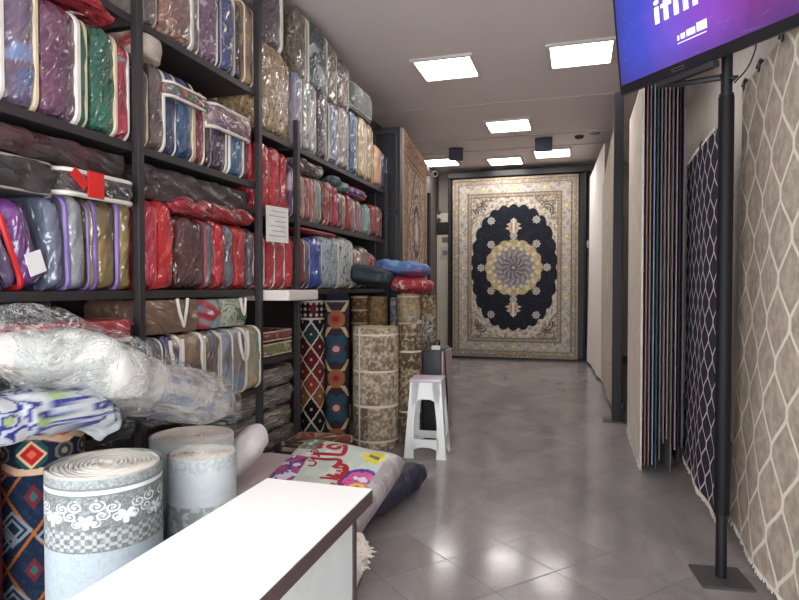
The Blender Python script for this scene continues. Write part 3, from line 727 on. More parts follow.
def medallion_pattern(x, y, W2, H2):
    """x,y in metres from the centre; navy ground, cream borders, gold scalloped medallion"""
    sh = x.shape; img = np.zeros(sh + (3,)); img[:] = LA((170, 154, 132))
    n1 = mottle(x, y, 22, 1); n2 = mottle(x, y, 40, 5); n3 = mottle(x, y, 11, 9)
    e = np.minimum(W2 - np.abs(x), H2 - np.abs(y))        # distance to the edge
    img = blend(img, (n1 > .5), (166, 146, 116), .7); img = blend(img, (n2 > .62), (214, 204, 180), .7)
    band = (e > .12) & (e < .31)
    s = np.where(W2 - np.abs(x) < H2 - np.abs(y), y, x)
    img = blend(img, band, (196, 186, 174)); wave = np.abs(e - .215 - .045 * np.cos(s * 2 * PI / .30))
    img = blend(img, band & (n2 > .55), (150, 134, 124), .75); img = blend(img, band & (wave < .03), (212, 204, 190), .55)
    ros = (np.abs((s / .62 + .5) % 1 - .5) * .62) ** 2 + (e - .215) ** 2
    img = blend(img, band & (ros < .06 ** 2), (206, 186, 110)); img = blend(img, band & (ros < .028 ** 2), (236, 224, 180))
    for d in (.035, .115, .315, .39): img = blend(img, np.abs(e - d) < .009, (112, 92, 72), .85)
    img = blend(img, (e > .32) & (e < .385) & ((s / .06) % 1 < .5), (156, 136, 104), .8)
    inner = e > .395
    # spandrels
    img = blend(img, inner, (184, 170, 146)); img = blend(img, inner & (n1 > .47), (136, 120, 102), .85)
    img = blend(img, inner & (n2 > .58), (216, 206, 186), .9); img = blend(img, inner & (n3 > .66), (96, 84, 80), .6)
    cx = np.abs(x) - (W2 - .62); cy = np.abs(y) - (H2 - .66); rc = np.hypot(cx, cy); ac = np.arctan2(cy, cx)
    img = blend(img, inner & (rc < .17) & (np.abs(np.sin(rc * 55 + ac * 2)) > .72), (84, 74, 68), .9)
    # navy field
    th = np.arctan2(y / 1.30, x / .90); rr = (np.abs(x / .88) ** 2.3 + np.abs(y / 1.30) ** 2.3) ** (1 / 2.3)
    sc = 1 + .05 * np.abs(np.sin(th * 13)) - .045 + .05 * np.cos(4 * th) * 0
    rim = (rr < sc + .13) & inner
    img = blend(img, rim & (n2 > .35), (222, 212, 192), .85); img = blend(img, rim & (np.sin(th * 30) * np.cos(rr * 50) > .35), (170, 130, 116), .7)
    fld = (rr < sc) & inner
    img = blend(img, fld, (38, 42, 54)); img = blend(img, fld & (n1 > .62), (50, 54, 66), .8)
    # satellites
    for (px, py) in ((.46, .97), (.46, .48), (.67, 0), (.0, .66)):
        for sx in (-1, 1):
            for sy in (-1, 1):
                dx = x - sx * px; dy = y - sy * py; r = np.hypot(dx, dy); a = np.arctan2(dy, dx)
                img = blend(img, r < .072 + .012 * np.cos(8 * a), (204, 198, 186)); img = blend(img, (r < .05) & (r > .03), (160, 150, 140)); img = blend(img, r < .014, (120, 104, 88))
    # pendants
    ya = np.abs(y)
    q_ = np.clip((ya - .72) / .30, 0, 1); w = .17 * np.sin(PI * np.clip(q_, 0, 1) ** .6) ** .8 * (.75 + .25 * np.cos(q_ * 22))
    pend = (ya > .72) & (ya < 1.02) & (np.abs(x) < w)
    img = blend(img, pend, (216, 196, 170)); img = blend(img, pend & (np.abs(x) < w * .55), (190, 136, 104)); img = blend(img, pend & (np.abs(x) < .02), (236, 226, 206))
    # medallion
    r = np.hypot(x, y); a = np.arctan2(y, x)
    lob = .555 + .035 * np.abs(np.cos(8 * a))
    med = r < lob
    img = blend(img, med, (200, 178, 122)); dots = (np.abs(((a * 16 / (2 * PI)) % 1) - .5) * .22) ** 2 + (r - .49) ** 2
    img = blend(img, med & (dots < .055 ** 2), (228, 212, 162)); img = blend(img, med & (n2 > .62), (160, 136, 86), .7)
    d2 = (np.abs(((a * 16 / (2 * PI) + .5) % 1) - .5) * .2) ** 2 + (r - .40) ** 2
    img = blend(img, r < .43 + .02 * np.cos(16 * a), (150, 140, 140)); img = blend(img, d2 < .048 ** 2, (214, 202, 176))
    img = blend(img, (r < .36 + .015 * np.cos(16 * a)), (134, 124, 130)); img = blend(img, (r < .35) & (np.cos(a * 16 + r * 26) > .3), (176, 166, 164), .9)
    img = blend(img, (r < .24), (112, 104, 114)); img = blend(img, (r < .23) & (np.cos(a * 12 - r * 30) > .35), (166, 156, 156), .9)
    img = blend(img, r < .075 + .01 * np.cos(8 * a), (98, 90, 100)); img = blend(img, r < .035, (190, 170, 130))
    g = img.mean(-1, keepdims=True); return (img * .72 + g * np.array([1.02, .99, .97]) * .28) * .74

def tan_medallion(x, y, W2, H2):
    img = np.zeros(x.shape + (3,)); img[:] = LA((160, 144, 128)); n1 = mottle(x, y, 18, 2); n2 = mottle(x, y, 36, 8)
    e = np.minimum(W2 - np.abs(x), H2 - np.abs(y))
    img = blend(img, n1 > .52, (136, 112, 88), .8); img = blend(img, n2 > .6, (204, 190, 168), .7)
    img = blend(img, (e > .08) & (e < .30) & (n2 > .42), (150, 118, 96), .8); img = blend(img, (e > .08) & (e < .30) & (n1 > .58), (120, 84, 70), .7)
    for d in (.06, .30, .36): img = blend(img, np.abs(e - d) < .012, (94, 76, 62), .8)
    rr = np.abs(x) / .72 + np.abs(y) / .98; ax = np.abs(x); 
    ins = e > .37
    img = blend(img, ins & (rr < 1.0), (186, 172, 150)); img = blend(img, ins & (np.abs(rr - 1) < .05), (104, 84, 72)); img = blend(img, ins & (rr < .92) & (n1 > .5), (140, 122, 108), .8)
    r = np.hypot(x / .40, y / .56); img = blend(img, r < 1, (118, 104, 104)); img = blend(img, (r < .9) & (n2 > .5), (196, 184, 166), .9); img = blend(img, np.abs(r - .6) < .08, (96, 82, 84))
    img = blend(img, r < .25, (206, 192, 168))
    return img

def kilim_lattice(s, h):
    """navy kilim roll: orange lattice, grey knots, octagon border near the top"""
    img = np.zeros(s.shape + (3,)); img[:] = LA((30, 42, 64)); n = mottle(s, h, 60, 4)
    img = blend(img, n > .6, (40, 54, 78), .8)
    H0 = .765
    P, Q = .21, .29
    u = s / P; v = (h - .10) / Q
    for sg in (1, -1):
        d = np.abs((u + sg * v + .5) % 1 - .5); img = blend(img, (d < .035) & (h < H0), (168, 98, 48))
    # grey knots between the crossings
    kx = ((u + .5) % 1 - .5) * P; ky = ((v) % 1 - .5) * Q
    for (ox, oy) in ((.026, .018), (-.026, -.018)):
        dm = np.abs(kx - ox) / .075 + np.abs(ky - oy) / .075
        for (a, b) in ((.80, 1.0), (.42, .60)): img = blend(img, (dm > a) & (dm < b) & (h < H0), (134, 146, 158))
    mk = ((u) % 1 - .5) * P; my = ((v + .5) % 1 - .5) * Q
    dm = np.abs(mk) / .035 + np.abs(my) / .05; img = blend(img, (dm < 1) & (h < H0), (104, 42, 54)); img = blend(img, (dm < .45) & (h < H0), (60, 96, 96))
    # border
    b = h > H0
    img = blend(img, b, (34, 40, 58))
    c1 = ((s / .235 + .5) % 1 - .5) * .235; cy = h - .845
    zig = np.abs(cy + .0) - (.072 - .35 * np.clip(np.abs(c1) - .045, 0, .07))
    img = blend(img, b & (np.abs(zig) < .018), (222, 184, 152)); img = blend(img, b & (np.abs(zig - .022) < .009), (198, 92, 72))
    o = np.maximum(np.abs(c1), np.abs(cy)); o8 = np.maximum(o, (np.abs(c1) + np.abs(cy)) * .72)
    img = blend(img, b & (o8 < .058), (36, 82, 84)); dd = np.abs(c1) + np.abs(cy)
    img = blend(img, b & (dd < .056), (228, 200, 150)); img = blend(img, b & (dd < .044), (186, 38, 50)); img = blend(img, b & (dd < .018), (216, 110, 66))
    c2 = ((s / .235) % 1 - .5) * .235; o = np.maximum(np.abs(c2), np.abs(cy)); o8 = np.maximum(o, (np.abs(c2) + np.abs(cy)) * .70)
    img = blend(img, b & (o8 < .036), (120, 112, 104)); img = blend(img, b & (o8 < .026), (58, 58, 64)); img = blend(img, b & (o8 < .012), (150, 140, 120))
    img = blend(img, h > .945, (30, 34, 46))
    return img * .60

def kilim_diamond(s, h):
    img = np.zeros(s.shape + (3,)); P, Q = .172, .235
    u = s / P; v = h / Q
    a = np.floor(u + v + .001); b = np.floor(u - v + 2000.001)
    pal = [(84, 28, 34), (24, 24, 32), (116, 34, 36), (34, 62, 70), (138, 86, 44), (104, 24, 40), (30, 30, 44), (150, 50, 40)]
    idx = ((a * 3 + b * 5) % 8).astype(int)
    for k, c in enumerate(pal): img[idx == k] = LA(c)
    d = np.minimum(np.abs((u + v + .5) % 1 - .5), np.abs((u - v + .5) % 1 - .5))
    img = blend(img, d < .055, (206, 192, 170)); img = blend(img, (d > .055) & (d < .10), (36, 20, 26), .8)
    q = np.abs((u + v) % 1 - .5) + np.abs((u - v) % 1 - .5); img = blend(img, q < .10, (214, 170, 110))
    t = (h > 1.19)
    img = blend(img, t, (44, 28, 34)); g1 = (s / .055) % 1; g2 = (h / .055) % 1
    img = blend(img, t & (np.abs(g1 - .5) + np.abs(g2 - .5) < .34), (196, 184, 164)); img = blend(img, t & (h > 1.25) & (h < 1.33) & ((s / .17) % 1 < .35), (110, 36, 40))
    img = blend(img, (np.abs(h - 1.20) < .010) | (np.abs(h - 1.365) < .01), (206, 192, 170)); img = blend(img, h > 1.375, (24, 26, 40))
    return img * .8 + img.mean(-1, keepdims=True) * .12

def kilim_octagon(s, h):
    img = np.zeros(s.shape + (3,)); img[:] = LA((52, 44, 56)); n = mottle(s, h, 50, 7)
    P = .55; v = ((h - 1.20) / P); k0 = ((v + .5) % 1 - .5) * P; k1 = (v % 1 - .5) * P; sx = ((s / .36 + .5) % 1 - .5) * .36
    img = blend(img, n > .55, (60, 40, 46), .8)
    for (ky, r, c, c2, c3) in ((k0, .085, (148, 92, 48), (156, 62, 40), (120, 40, 34)), (k1, .10, (36, 74, 92), (94, 60, 72), (206, 150, 140))):
        o8 = np.maximum(np.maximum(np.abs(sx), np.abs(ky)), (np.abs(sx) + np.abs(ky)) * .72)
        if r > .09:
            lobe = np.hypot(np.abs(sx) - .05, np.abs(ky) - .07); img = blend(img, lobe < .06, c); img = blend(img, o8 < .075, c)
        else: img = blend(img, o8 < r, c)
        img = blend(img, o8 < r * .55, c2); img = blend(img, o8 < r * .28, c3)
    for kk in (k0,):
        d = np.abs(np.abs(sx) - .115 * 0 - np.abs(np.abs(kk) - .11 + .0) * 0 - .10); bar = (np.abs(np.abs(sx) + .0 - (np.abs(kk) * .8 + .0)) < .024) & (np.abs(kk) > .07) & (np.abs(kk) < .17)
        img = blend(img, bar, (190, 166, 120))
    img = blend(img, (h > 1.36), (178, 160, 130)); img = blend(img, (h > 1.372), (30, 32, 50))
    return img * .72 + img.mean(-1, keepdims=True) * .16

def distressed(base, dark, light, lines_h, lines_s, seed, blocks=.32):
    def fn(s, h):
        img = np.zeros(s.shape + (3,)); img[:] = LA(base)
        n = mottle(s, h, 14, seed); n2 = mottle(s, h, 45, seed + 2); blk = vnoise(np.floor(s / .27) * 3.1, np.floor((h - .07) / blocks) * 5.7, seed + 9)
        ss = lambda a, lo, hi: np.clip((a - lo) / (hi - lo), 0, 1)
        img = blend(img, ss(n * .5 + blk * .7, .45, .80), dark, .9); img = blend(img, ss(n2, .48, .72), dark, .7); img = blend(img, ss(n2, .45, .25), light, .5)
        img = blend(img, (np.sin(s * 130) * np.sin(h * 130) > .45) & (n > .5), dark, .3)
        for l in lines_h: img = blend(img, np.abs(h - l) < .010, light)
        for l in lines_s: img = blend(img, np.abs(((s - l + .4) % .8) - .4) < .009, light)
        return img
    return fn

def scroll_band(s, h):
    """grey and white damask border of the big white roll"""
    h = np.interp(h, [0, .55, .628, .752, .782, .812, .83], [0, .47, .525, .70, .735, .79, .82])
    img = np.zeros(s.shape + (3,)); img[:] = LA((158, 168, 176)); n = mottle(s, h, 70, 3); n2 = mottle(s, h, 150, 6)
    img = blend(img, n > .6, (150, 160, 168), .7)
    grey = (112, 117, 118)
    band = (h > .47) & (h < .70)
    img = blend(img, band, grey); img = blend(img, band & (n2 > .55), (140, 145, 145), .9); img = blend(img, band & (n < .38), (94, 98, 99), .7)
    top = (h > .735) & (h < .79); img = blend(img, top, (124, 129, 129)); img = blend(img, top & (n2 > .5), (152, 157, 157), .9)
    img = blend(img, (h > .79), (160, 163, 161)); img = blend(img, (h > .70) & (h < .735), (112, 117, 118)); img = blend(img, (h > .708) & (h < .726), (206, 211, 213))
    white = (204, 209, 211)
    P = .27; x = ((s / P + .5) % 1 - .5) * P; y = h - .60
    band2 = (h > .525) & (h < .698)
    for (cx, cy, r0) in ((.036, .052, .030), (.088, .040, .027), (.055, .004, .026), (.105, -.008, .024), (.030, -.034, .02)):
        for sg in (1, -1):
            dx = x - sg * cx; dy = y - cy; r = np.hypot(dx, dy); a = np.arctan2(dy, dx * sg)
            sp = (r / r0 * 1.6 - a / (2 * PI)) % 1
            img = blend(img, band2 & (r < r0) & (np.abs(sp - .5) < .20), white)
    for (ox, yy, sc) in ((0, -.025, .85), (P / 2, -.015, .95)):
        dx = ((s - ox) / P + .5) % 1 * P - P / 2; dy = y - yy; r = np.hypot(dx, dy); a = np.arctan2(dx, -dy)
        img = blend(img, band2 & (r < sc * .045 * (.35 + .65 * np.abs(np.cos(a * 2.5)))), white)
    fret = (h > .475) & (h < .525)
    img = blend(img, fret & (((np.abs((s / .04) % 1 - .5) < .18) ^ (np.abs((h / .025) % 1 - .5) < .2))), (168, 173, 174), .8)
    return img
def plain_band(lo, hi, H):
    def fn(s, h):
        img = np.zeros(s.shape + (3,)); img[:] = LA((196, 202, 206)); n = mottle(s, h, 40, 12); n2 = mottle(s, h, 90, 13)
        b = (h > lo) & (h < hi); img = blend(img, b, (146, 151, 152)); img = blend(img, b & (n > .5), (186, 191, 192))
        img = blend(img, (h > H - .06), (178, 184, 186)); img = blend(img, (h > H - .06) & (n2 > .5), (200, 205, 206))
        return img
    return fn

# ================================================================== ROLLED RUGS
EDGE_W = plain('rug_edge_cream', (222, 217, 208), .9, (206, 200, 191), 60)
EDGE_T = plain('rug_edge_tan', (176, 156, 124), .9, (146, 126, 98), 60)
EDGE_D = plain('rug_edge_navy', (40, 42, 58), .9)
RUGM = attr_mat('woven_rug', .95, .35, 260, spec=.1)
def rolled_rug(label, x, y, R, h, fn, edge, z=0, thick=.013, phase=0, du=.005, dv=.006, turns=None, wrapped=False, rz=0, group=None, name='rolled_rug'):
    t = thing(name, label, 'rolled rug', (x, y, z), (0, 0, rz), group)
    nu = int(2 * PI * R / du) + 1; nv = int(h / dv) + 1
    g = B().grid(lambda U, V: (R * np.cos(2 * PI * U), R * np.sin(2 * PI * U), V * h), nu, nv,
                 colfn=lambda U, V: fn(U * 2 * PI * R + phase, V * h))
    g.obj('face', RUGM, t)
    m = B(); gap = thick * 1.18; T = turns or max(2, int((R - .03) / gap)); N = 44 * T
    pts = []
    for k in range(N + 1):
        a = 2 * PI * k / 44; r = R - .001 - gap * k / 44
        if r < .02: break
        pts.append((a, r))
    vs = []; fs = []
    for (a, r) in pts:
        c, s = math.cos(a), math.sin(a); hz = h + .003 * math.sin(a * 3.1) + .002 * math.sin(a * 7.7)
        r2 = r - thick
        vs += [(r * c, r * s, h - .05), (r * c, r * s, hz - .004), ((r - .3 * thick) * c, (r - .3 * thick) * s, hz), ((r2 + .3 * thick) * c, (r2 + .3 * thick) * s, hz), (r2 * c, r2 * s, hz - .004), (r2 * c, r2 * s, h - .05)]
    for k in range(len(pts) - 1):
        for j in range(5): fs.append((k * 6 + j, k * 6 + j + 1, k * 6 + 7 + j, k * 6 + 6 + j))
    m.add(vs, fs)
    m.obj('coil_edge', edge, t)
    if wrapped:
        f = B().grid(lambda U, V: ((R + .008 + .004 * np.sin(U * 50 + V * 9)) * np.cos(2 * PI * U), (R + .008 + .004 * np.sin(U * 50 + V * 9)) * np.sin(2 * PI * U), V * (h + .02)), 80, 30)
        f.obj('plastic_wrap', film_mat('roll_film', (210, 216, 222), .02, .10, .25), t)
    return t
rolled_rug('thick white rolled rug with grey scroll border beside the counter', -1.76, 1.89, .207, .82, scroll_band, EDGE_W, phase=.03, thick=.014, rz=-2.3, du=.0028, dv=.003)
rolled_rug('narrow white rolled rug wrapped in clear plastic', -1.66, 2.37, .152, .74, plain_band(.36, .53, .74), EDGE_W, wrapped=True, thick=.011)
rolled_rug('wide cream rolled rug beneath the clear plastic bag', -1.98, 2.74, .215, .71, plain_band(.2, .4, 2), EDGE_W, thick=.015)
rolled_rug('navy rolled kilim with orange lattice and octagon border', -2.14, 1.95, .165, .955, kilim_lattice, EDGE_D, phase=.06, du=.0035, dv=.0035, rz=.0)
rolled_rug('maroon rolled rug beside the navy kilim', -2.16, 1.655, .10, .95, distressed((84, 24, 34), (60, 16, 26), (110, 40, 48), (), (), 21), EDGE_D)
rolled_rug('dark rolled kilim with white outlined diamonds', -2.447, 5.25, .130, 1.40, kilim_diamond, EDGE_D, phase=.03)
rolled_rug('rolled kilim with rust and blue octagons beside the diamond kilim', -2.195, 5.26, .116, 1.425, kilim_octagon, EDGE_D, phase=.52 * 0 + .0, rz=-PI / 2 + .35)
rolled_rug('thick beige brown distressed rolled rug with pale cross lines', -1.845, 5.37, .217, 1.125, distressed((172, 158, 138), (100, 84, 70), (210, 200, 182), (.08, .40, .72, 1.06), (.45, 1.1), 3), EDGE_T, thick=.016, rz=2.2)
rolled_rug('brown rolled rug with beige scrolls half hidden by the thick one', -1.592, 5.625, .125, 1.145, distressed((140, 124, 102), (76, 62, 50), (204, 192, 166), (.30, .88), (), 14), EDGE_T)
t = rolled_rug('pinkish taupe rolled rug with loose clear plastic on top', -1.605, 5.94, .095, 1.05, distressed((150, 126, 118), (134, 110, 102), (166, 142, 132), (), (), 31), EDGE_T)
f = B().grid(lambda U, V: ((.115 + .03 * V + .012 * np.sin(U * 31 + V * 5)) * np.cos(2 * PI * U) + .06 * V, (.115 - .02 * V + .012 * np.sin(U * 25)) * np.sin(2 * PI * U), .88 + .30 * V + .03 * np.sin(U * 19) * V - .0), 60, 14)
f.obj('plastic_wrap', film_mat('loose_film', (222, 226, 228), .15, .7), t)
for (x, y, R, h, lb, fn) in (
        (-2.365, 6.32, .098, 1.40, 'upright brown rolled rug with pale border under the teal cloth', distressed((134, 104, 78), (96, 70, 52), (196, 176, 144), (1.10, 1.24, 1.385), (), 41)),
        (-2.15, 6.33, .108, 1.39, 'upright mottled brown rolled rug beneath the teal cloth', distressed((132, 106, 78), (88, 66, 48), (160, 136, 104), (), (), 44)),
        (-1.985, 6.42, .05, 1.38, 'slim blue and beige rolled rug beneath the red floral cloth', distressed((150, 140, 124), (66, 84, 104), (180, 170, 150), (), (), 47)),
        (-1.80, 6.36, .13, 1.42, 'upright pale beige rolled rug beneath the folded blanket', distressed((166, 148, 120), (128, 106, 82), (190, 176, 150), (1.395,), (.2,), 50)),
        (-1.60, 6.46, .085, 1.40, 'upright rolled rug with brown curls next to the hanging tan rug', distressed((150, 130, 104), (86, 66, 50), (206, 192, 164), (), (.1,), 53))):
    rolled_rug(lb, x, y, R, h, fn, EDGE_T, du=.009, dv=.009, group=None)

# ================================================================== SOFT LUMPS
def cushion(b, d, n=(44, 28), e1=.45, e2=.45, noise_amp=.012, ns=9, seed=1, colfn=None, bend=None):
    def fn(U, V):
        w = (U * 2 - 1) * PI; q = (V - .5) * PI
        def pw(v, e): return np.sign(v) * np.abs(v) ** e
        x = pw(np.cos(q), e1) * pw(np.cos(w), e2); y = pw(np.cos(q), e1) * pw(np.sin(w), e2); z = pw(np.sin(q), e1)
        X_, Y_, Z_ = x * d[0] / 2, y * d[1] / 2, z * d[2] / 2
        k = (vnoise(X_ * ns + 7, Y_ * ns + Z_ * ns * .7, seed) - .5) * 2 * noise_amp + (vnoise(X_ * ns * 2.7, Y_ * ns * 2.7 + Z_ * 9, seed + 4) - .5) * noise_amp
        X_, Y_, Z_ = X_ + k * x, Y_ + k * y, Z_ + k * z * .8
        if bend is not None: X_, Y_, Z_ = bend(X_, Y_, Z_)
        return X_, Y_, Z_
    def cf(U, V):
        x, y, z = fn(U, V); return colfn(x, y, z)
    b.grid(fn, n[0], n[1], colfn=cf if colfn else None); return b
def lump(label, cat, name, c, d, mat, rot=(0, 0, 0), **k):
    t = cushion(B(), d, **k).obj(name, mat, None, c, rot); return tag(t, label, cat)
def padbox(b, d, n=(80, 80), pw=9, ex=.4, amp=.008, ns=7, seed=1, colfn=None):
    """flat soft parcel: regular grid above and below, sharp seams at the rim"""
    for sg in (1, -1):
        def fn(U, V, sg=sg):
            x = (U - .5) * d[0]; y = (V - .5) * d[1]
            w = np.clip((1 - np.abs(2 * U - 1) ** pw) * (1 - np.abs(2 * V - 1) ** pw), 0, 1) ** ex
            k = (vnoise(x * ns + 3, y * ns + 5, seed + (0 if sg > 0 else 9)) - .5) * 2 * amp + (vnoise(x * ns * 3 + 3, y * ns * 3, seed + 2) - .5) * amp
            return x, y, sg * w * d[2] / 2 + k * w
        def cf(U, V, fn=fn): return colfn(*fn(U, V))
        b.grid(fn, n[0], n[1], colfn=cf if colfn else None)
    return b
# cloths on top of the back rolls
lump('dark teal folded cloth draped over the upright rolls', 'cloth', 'folded_cloth', (-2.15, 6.17, 1.615), (.56, .50, .215), bag_mat('teal_velvet', (12, 44, 54), (9, 32, 40), (22, 60, 70), 'soft', .05, .1), (0, .16, 0), noise_amp=.02, e1=.7, e2=.6)
lump('red cloth with white flowers folded beside the teal cloth', 'cloth', 'folded_cloth', (-1.76, 6.30, 1.525), (.46, .50, .17), bag_mat('red_floral_cloth', (176, 28, 46), (168, 24, 42), (216, 200, 196), 'floral', .1, .2), (0, .12, 0), noise_amp=.02, e1=.7, e2=.6)
lump('blue and pink printed blanket folded on top of the cloth pile', 'blanket', 'folded_blanket', (-1.86, 6.32, 1.70), (.60, .52, .15), bag_mat('blue_pink_blanket', (120, 166, 204), (70, 112, 176), (206, 84, 110), 'block', .15, .3), (0, .09, 0), noise_amp=.03, e1=.7, e2=.6)
# floor goods
lump('white pillow resting on the mauve folded blankets', 'pillow', 'pillow', (-2.0, 3.26, .475), (.36, .42, .18), plain('pillow_white', (238, 234, 236), .7, (228, 222, 226), 6), (.1, -.75, .3), noise_amp=.012, e1=.8, e2=.5)
lump('pale mauve folded blanket on the floor under the white pillow', 'blanket', 'folded_blanket', (-2.06, 3.52, .155), (.40, .80, .31), plain('mauve_blanket', (192, 178, 176), .85, (172, 158, 158), 9, bmp=.3, bscale=70), (0, 0, -.1), noise_amp=.01, e1=.3, e2=.25)
def fold_pat(x, y, z):
    img = kilim_diamond(x * 1.0 + .3, y * 1.0 + .5); k = np.abs(z) < .10; st = (np.floor(z / .045) % 2 == 0)
    img[k & st] = LA((70, 50, 46)); img[k & ~st] = LA((40, 34, 38)); return img * .55 + LA((104, 84, 76)) * .3
tag(cushion(B(), (.50, .50, .30), (60, 50), .25, .25, .008, colfn=fold_pat).obj('folded_kilim', RUGM, None, (-2.0, 4.34, .152), (0, 0, -.05)), 'folded kilim with white outlined diamonds on the floor beside the pale package', 'folded kilim')
NAVYBAG = bag_mat('navy_bin_liner', (32, 34, 70), (22, 24, 48), (50, 52, 98), 'soft', .18, .5)
lump('dark navy plastic sack on the floor under the printed package', 'plastic sack', 'plastic_sack', (-1.44, 3.86, .11), (.64, 1.12, .22), NAVYBAG, (0, 0, -.16), noise_amp=.035, e1=.8, e2=.5)
# printed package ------------------------------------------------------
PK = thing('printed_package', 'pale printed bedding package with red lettering lying on the navy sack', 'package', (0, 0, 0), (.34, .05, -.13))
PD = (.74, .80, .20)
PK.location = Vector((-1.085, 3.68, .43)) - PK.rotation_euler.to_matrix() @ Vector((.36, .39, .07))
def pk_col(x, y, z):
    img = np.zeros(x.shape + (3,)); img[:] = LA((186, 196, 186)); n = mottle(x, y, 9, 4); n2 = mottle(x, y, 24, 9)
    img = blend(img, n > .6, (200, 208, 200), .6)
    side = (z < .06) | (x > .30); img = blend(img, side, (170, 162, 162)); img = blend(img, side & (n2 > .5), (140, 130, 136), .7)
    top = ~side
    m = top & (x < -.17 + .10 * (-y)) & (y < .14); img = blend(img, m, (62, 52, 140)); img = blend(img, m & (n2 > .56), (176, 70, 100)); img = blend(img, m & (n2 < .36), (206, 206, 214))
    m = top & (x < -.18) & (y > .22); img = blend(img, m & (n2 > .46), (84, 92, 80), .9)
    r = np.hypot(x - .235, y - .02); img = blend(img, top & (r < .125), (60, 46, 148)); img = blend(img, top & (r < .10) & (n2 > .5), (206, 84, 140)); img = blend(img, top & (r < .09) & (n2 < .42), (224, 216, 226)); 
    r2 = np.hypot(x - .25, y + .05); img = blend(img, top & (r2 < .06), (226, 190, 60)); img = blend(img, top & (r2 < .035), (150, 90, 40))
    dx = x - .22; dy = y - .27; a = np.arctan2(dy, dx); r = np.hypot(dx * .8, dy); img = blend(img, top & (r < .062 + .012 * np.cos(6 * a)), (216, 204, 70)); img = blend(img, top & (np.abs(dy + dx * .3) < .014) & (np.abs(dx) < .04), (110, 104, 60))
    return img
PKM = attr_mat('printed_film', .45, .1, 40, .55, .2, .5, .05)
WRAP = padbox(B(), PD, (120, 120), 9, .4, .008, 6, 3, pk_col).obj('wrapper', PKM, PK)
RED_INK = plain('red_ink', (168, 30, 40), .5)
def on_pkg(body, length, ox, oy, ang, nm):
    o = mesh_text(body, .2, nm, RED_INK, 0, .004); me = o.data
    xs = [v.co.x for v in me.vertices]; k = length / (max(xs) - min(xs)); x00 = min(xs)
    bm = bmesh.new(); bm.from_mesh(me); bmesh.ops.triangulate(bm, faces=bm.faces)
    bmesh.ops.subdivide_edges(bm, edges=[q for q in bm.edges if q.calc_length() * k > .03], cuts=2); bm.to_mesh(me); bm.free()
    cs, sn = math.cos(ang), math.sin(ang)
    for v in me.vertices:
        tx, ty = (v.co.x - x00) * k, v.co.y * k * 1.35
        x = ox + tx * cs - ty * sn; y = oy + tx * sn + ty * cs
        wx = max(0, (1 - min(1, abs(2 * x / PD[0])) ** 9) * (1 - min(1, abs(2 * y / PD[1])) ** 9)) ** .4
        kk = float((vnoise(x * 6 + 3, y * 6 + 5, 3) - .5) * 2 * .008 + (vnoise(x * 18 + 3, y * 18, 5) - .5) * .008)
        v.co = (x, y, wx * PD[2] / 2 + kk * wx + .003)
    me.update(); o.parent = WRAP; return o
on_pkg('\uFBFD\uFEDF\uFE8E\uFED7', .36, .08, .0, 1.80, 'lettering')
on_pkg('\uFEE5\uFE8E\uFEE4\uFEF4\uFEE0\uFEB3', .40, .19, -.27, 1.80, 'lettering')
on_pkg('\uFEB5\uFEAE\uFED3', .17, -.12, .06, 1.80, 'lettering')
# shaggy white rug end beside the counter
def shag(label, c, d, seed):
    b = B(); rr = random.Random(seed)
    cushion(b, d, (40, 24), .6, .5, .03, 12, seed)
    for k in range(900):
        a = rr.uniform(0, 2 * PI); q = rr.uniform(-.2, PI / 2)
        p = Vector((math.cos(q) ** .6 * math.copysign(abs(math.cos(a)) ** .5, math.cos(a)) * d[0] / 2, math.cos(q) ** .6 * math.copysign(abs(math.sin(a)) ** .5, math.sin(a)) * d[1] / 2, math.sin(q) * d[2] / 2))
        nrm = Vector((p.x / d[0] ** 2, p.y / d[1] ** 2, p.z / d[2] ** 2)).normalized()
        e = p + nrm * rr.uniform(.008, .02) + Vector((rr.uniform(-.02, .02), rr.uniform(-.02, .02), -.006)); e.z = max(e.z, -d[2] / 2 + .002)
        b.tube([p, (p + e) / 2 + Vector((0, 0, .004)), e], .006, 4, r2=.003)
    return tag(b.obj('shaggy_rug', plain('shag_white', (228, 222, 212), .95, (206, 199, 190), 30), None, c), label, 'shaggy rug')
shag('rolled white shaggy rug on the floor behind the counter', (-1.235, 2.70, .11), (.42, .58, .22), 3)

# ================================================================== CLEAR PLASTIC BAGS OVER THE ROLLS
def print_blue(x, y, z):
    img = np.zeros(x.shape + (3,)); img[:] = LA((176, 180, 186)); s = y * 1.0; h = z + x * .25
    g = h * 1.0 - x * .55
    w1 = vnoise(s * 8 + 3, g * 13, 3); w2 = vnoise(s * 17, g * 24, 8)
    q = np.sin(15 * w1 + 6 * w2)
    img = blend(img, (q > .0) & (z > -.07), (26, 34, 116)); img = blend(img, (q > .85) & (z > -.09), (168, 174, 184)); img = blend(img, (w2 > .74) & (q < 0) & (z > -.09), (126, 150, 70), .8)
    return img
t = thing('comforter_bag', 'white comforter with blue swirling print in clear plastic on the navy kilim', 'comforter bag', (-1.93, 1.63, 1.05), (-.06, -.10, 0))
def drape(x, y, z):
    k = np.clip((y - .14) / .20, 0, 1) * np.clip((x + .06) / .14, 0, 1); return x, y - .02 * k, z - .12 * k * k
cushion(B(), (.56, .70, .17), (190, 110), .6, .4, .02, 8, 6, print_blue, drape).obj('comforter', attr_mat('blue_print', .7, .2, 60, .5, .5, .4, .05), t)
cushion(B(), (.578, .72, .186), (70, 40), .6, .4, .03, 10, 11, None, drape).obj('plastic_cover', film_mat('film_blue_bag', (170, 176, 182), .0, .10, .5), t)
t = thing('comforter_bag', 'big clear plastic bag of pale grey comforter lying over the white rolls', 'comforter bag', (-1.84, 2.12, 1.09), (-.36, .02, .03))
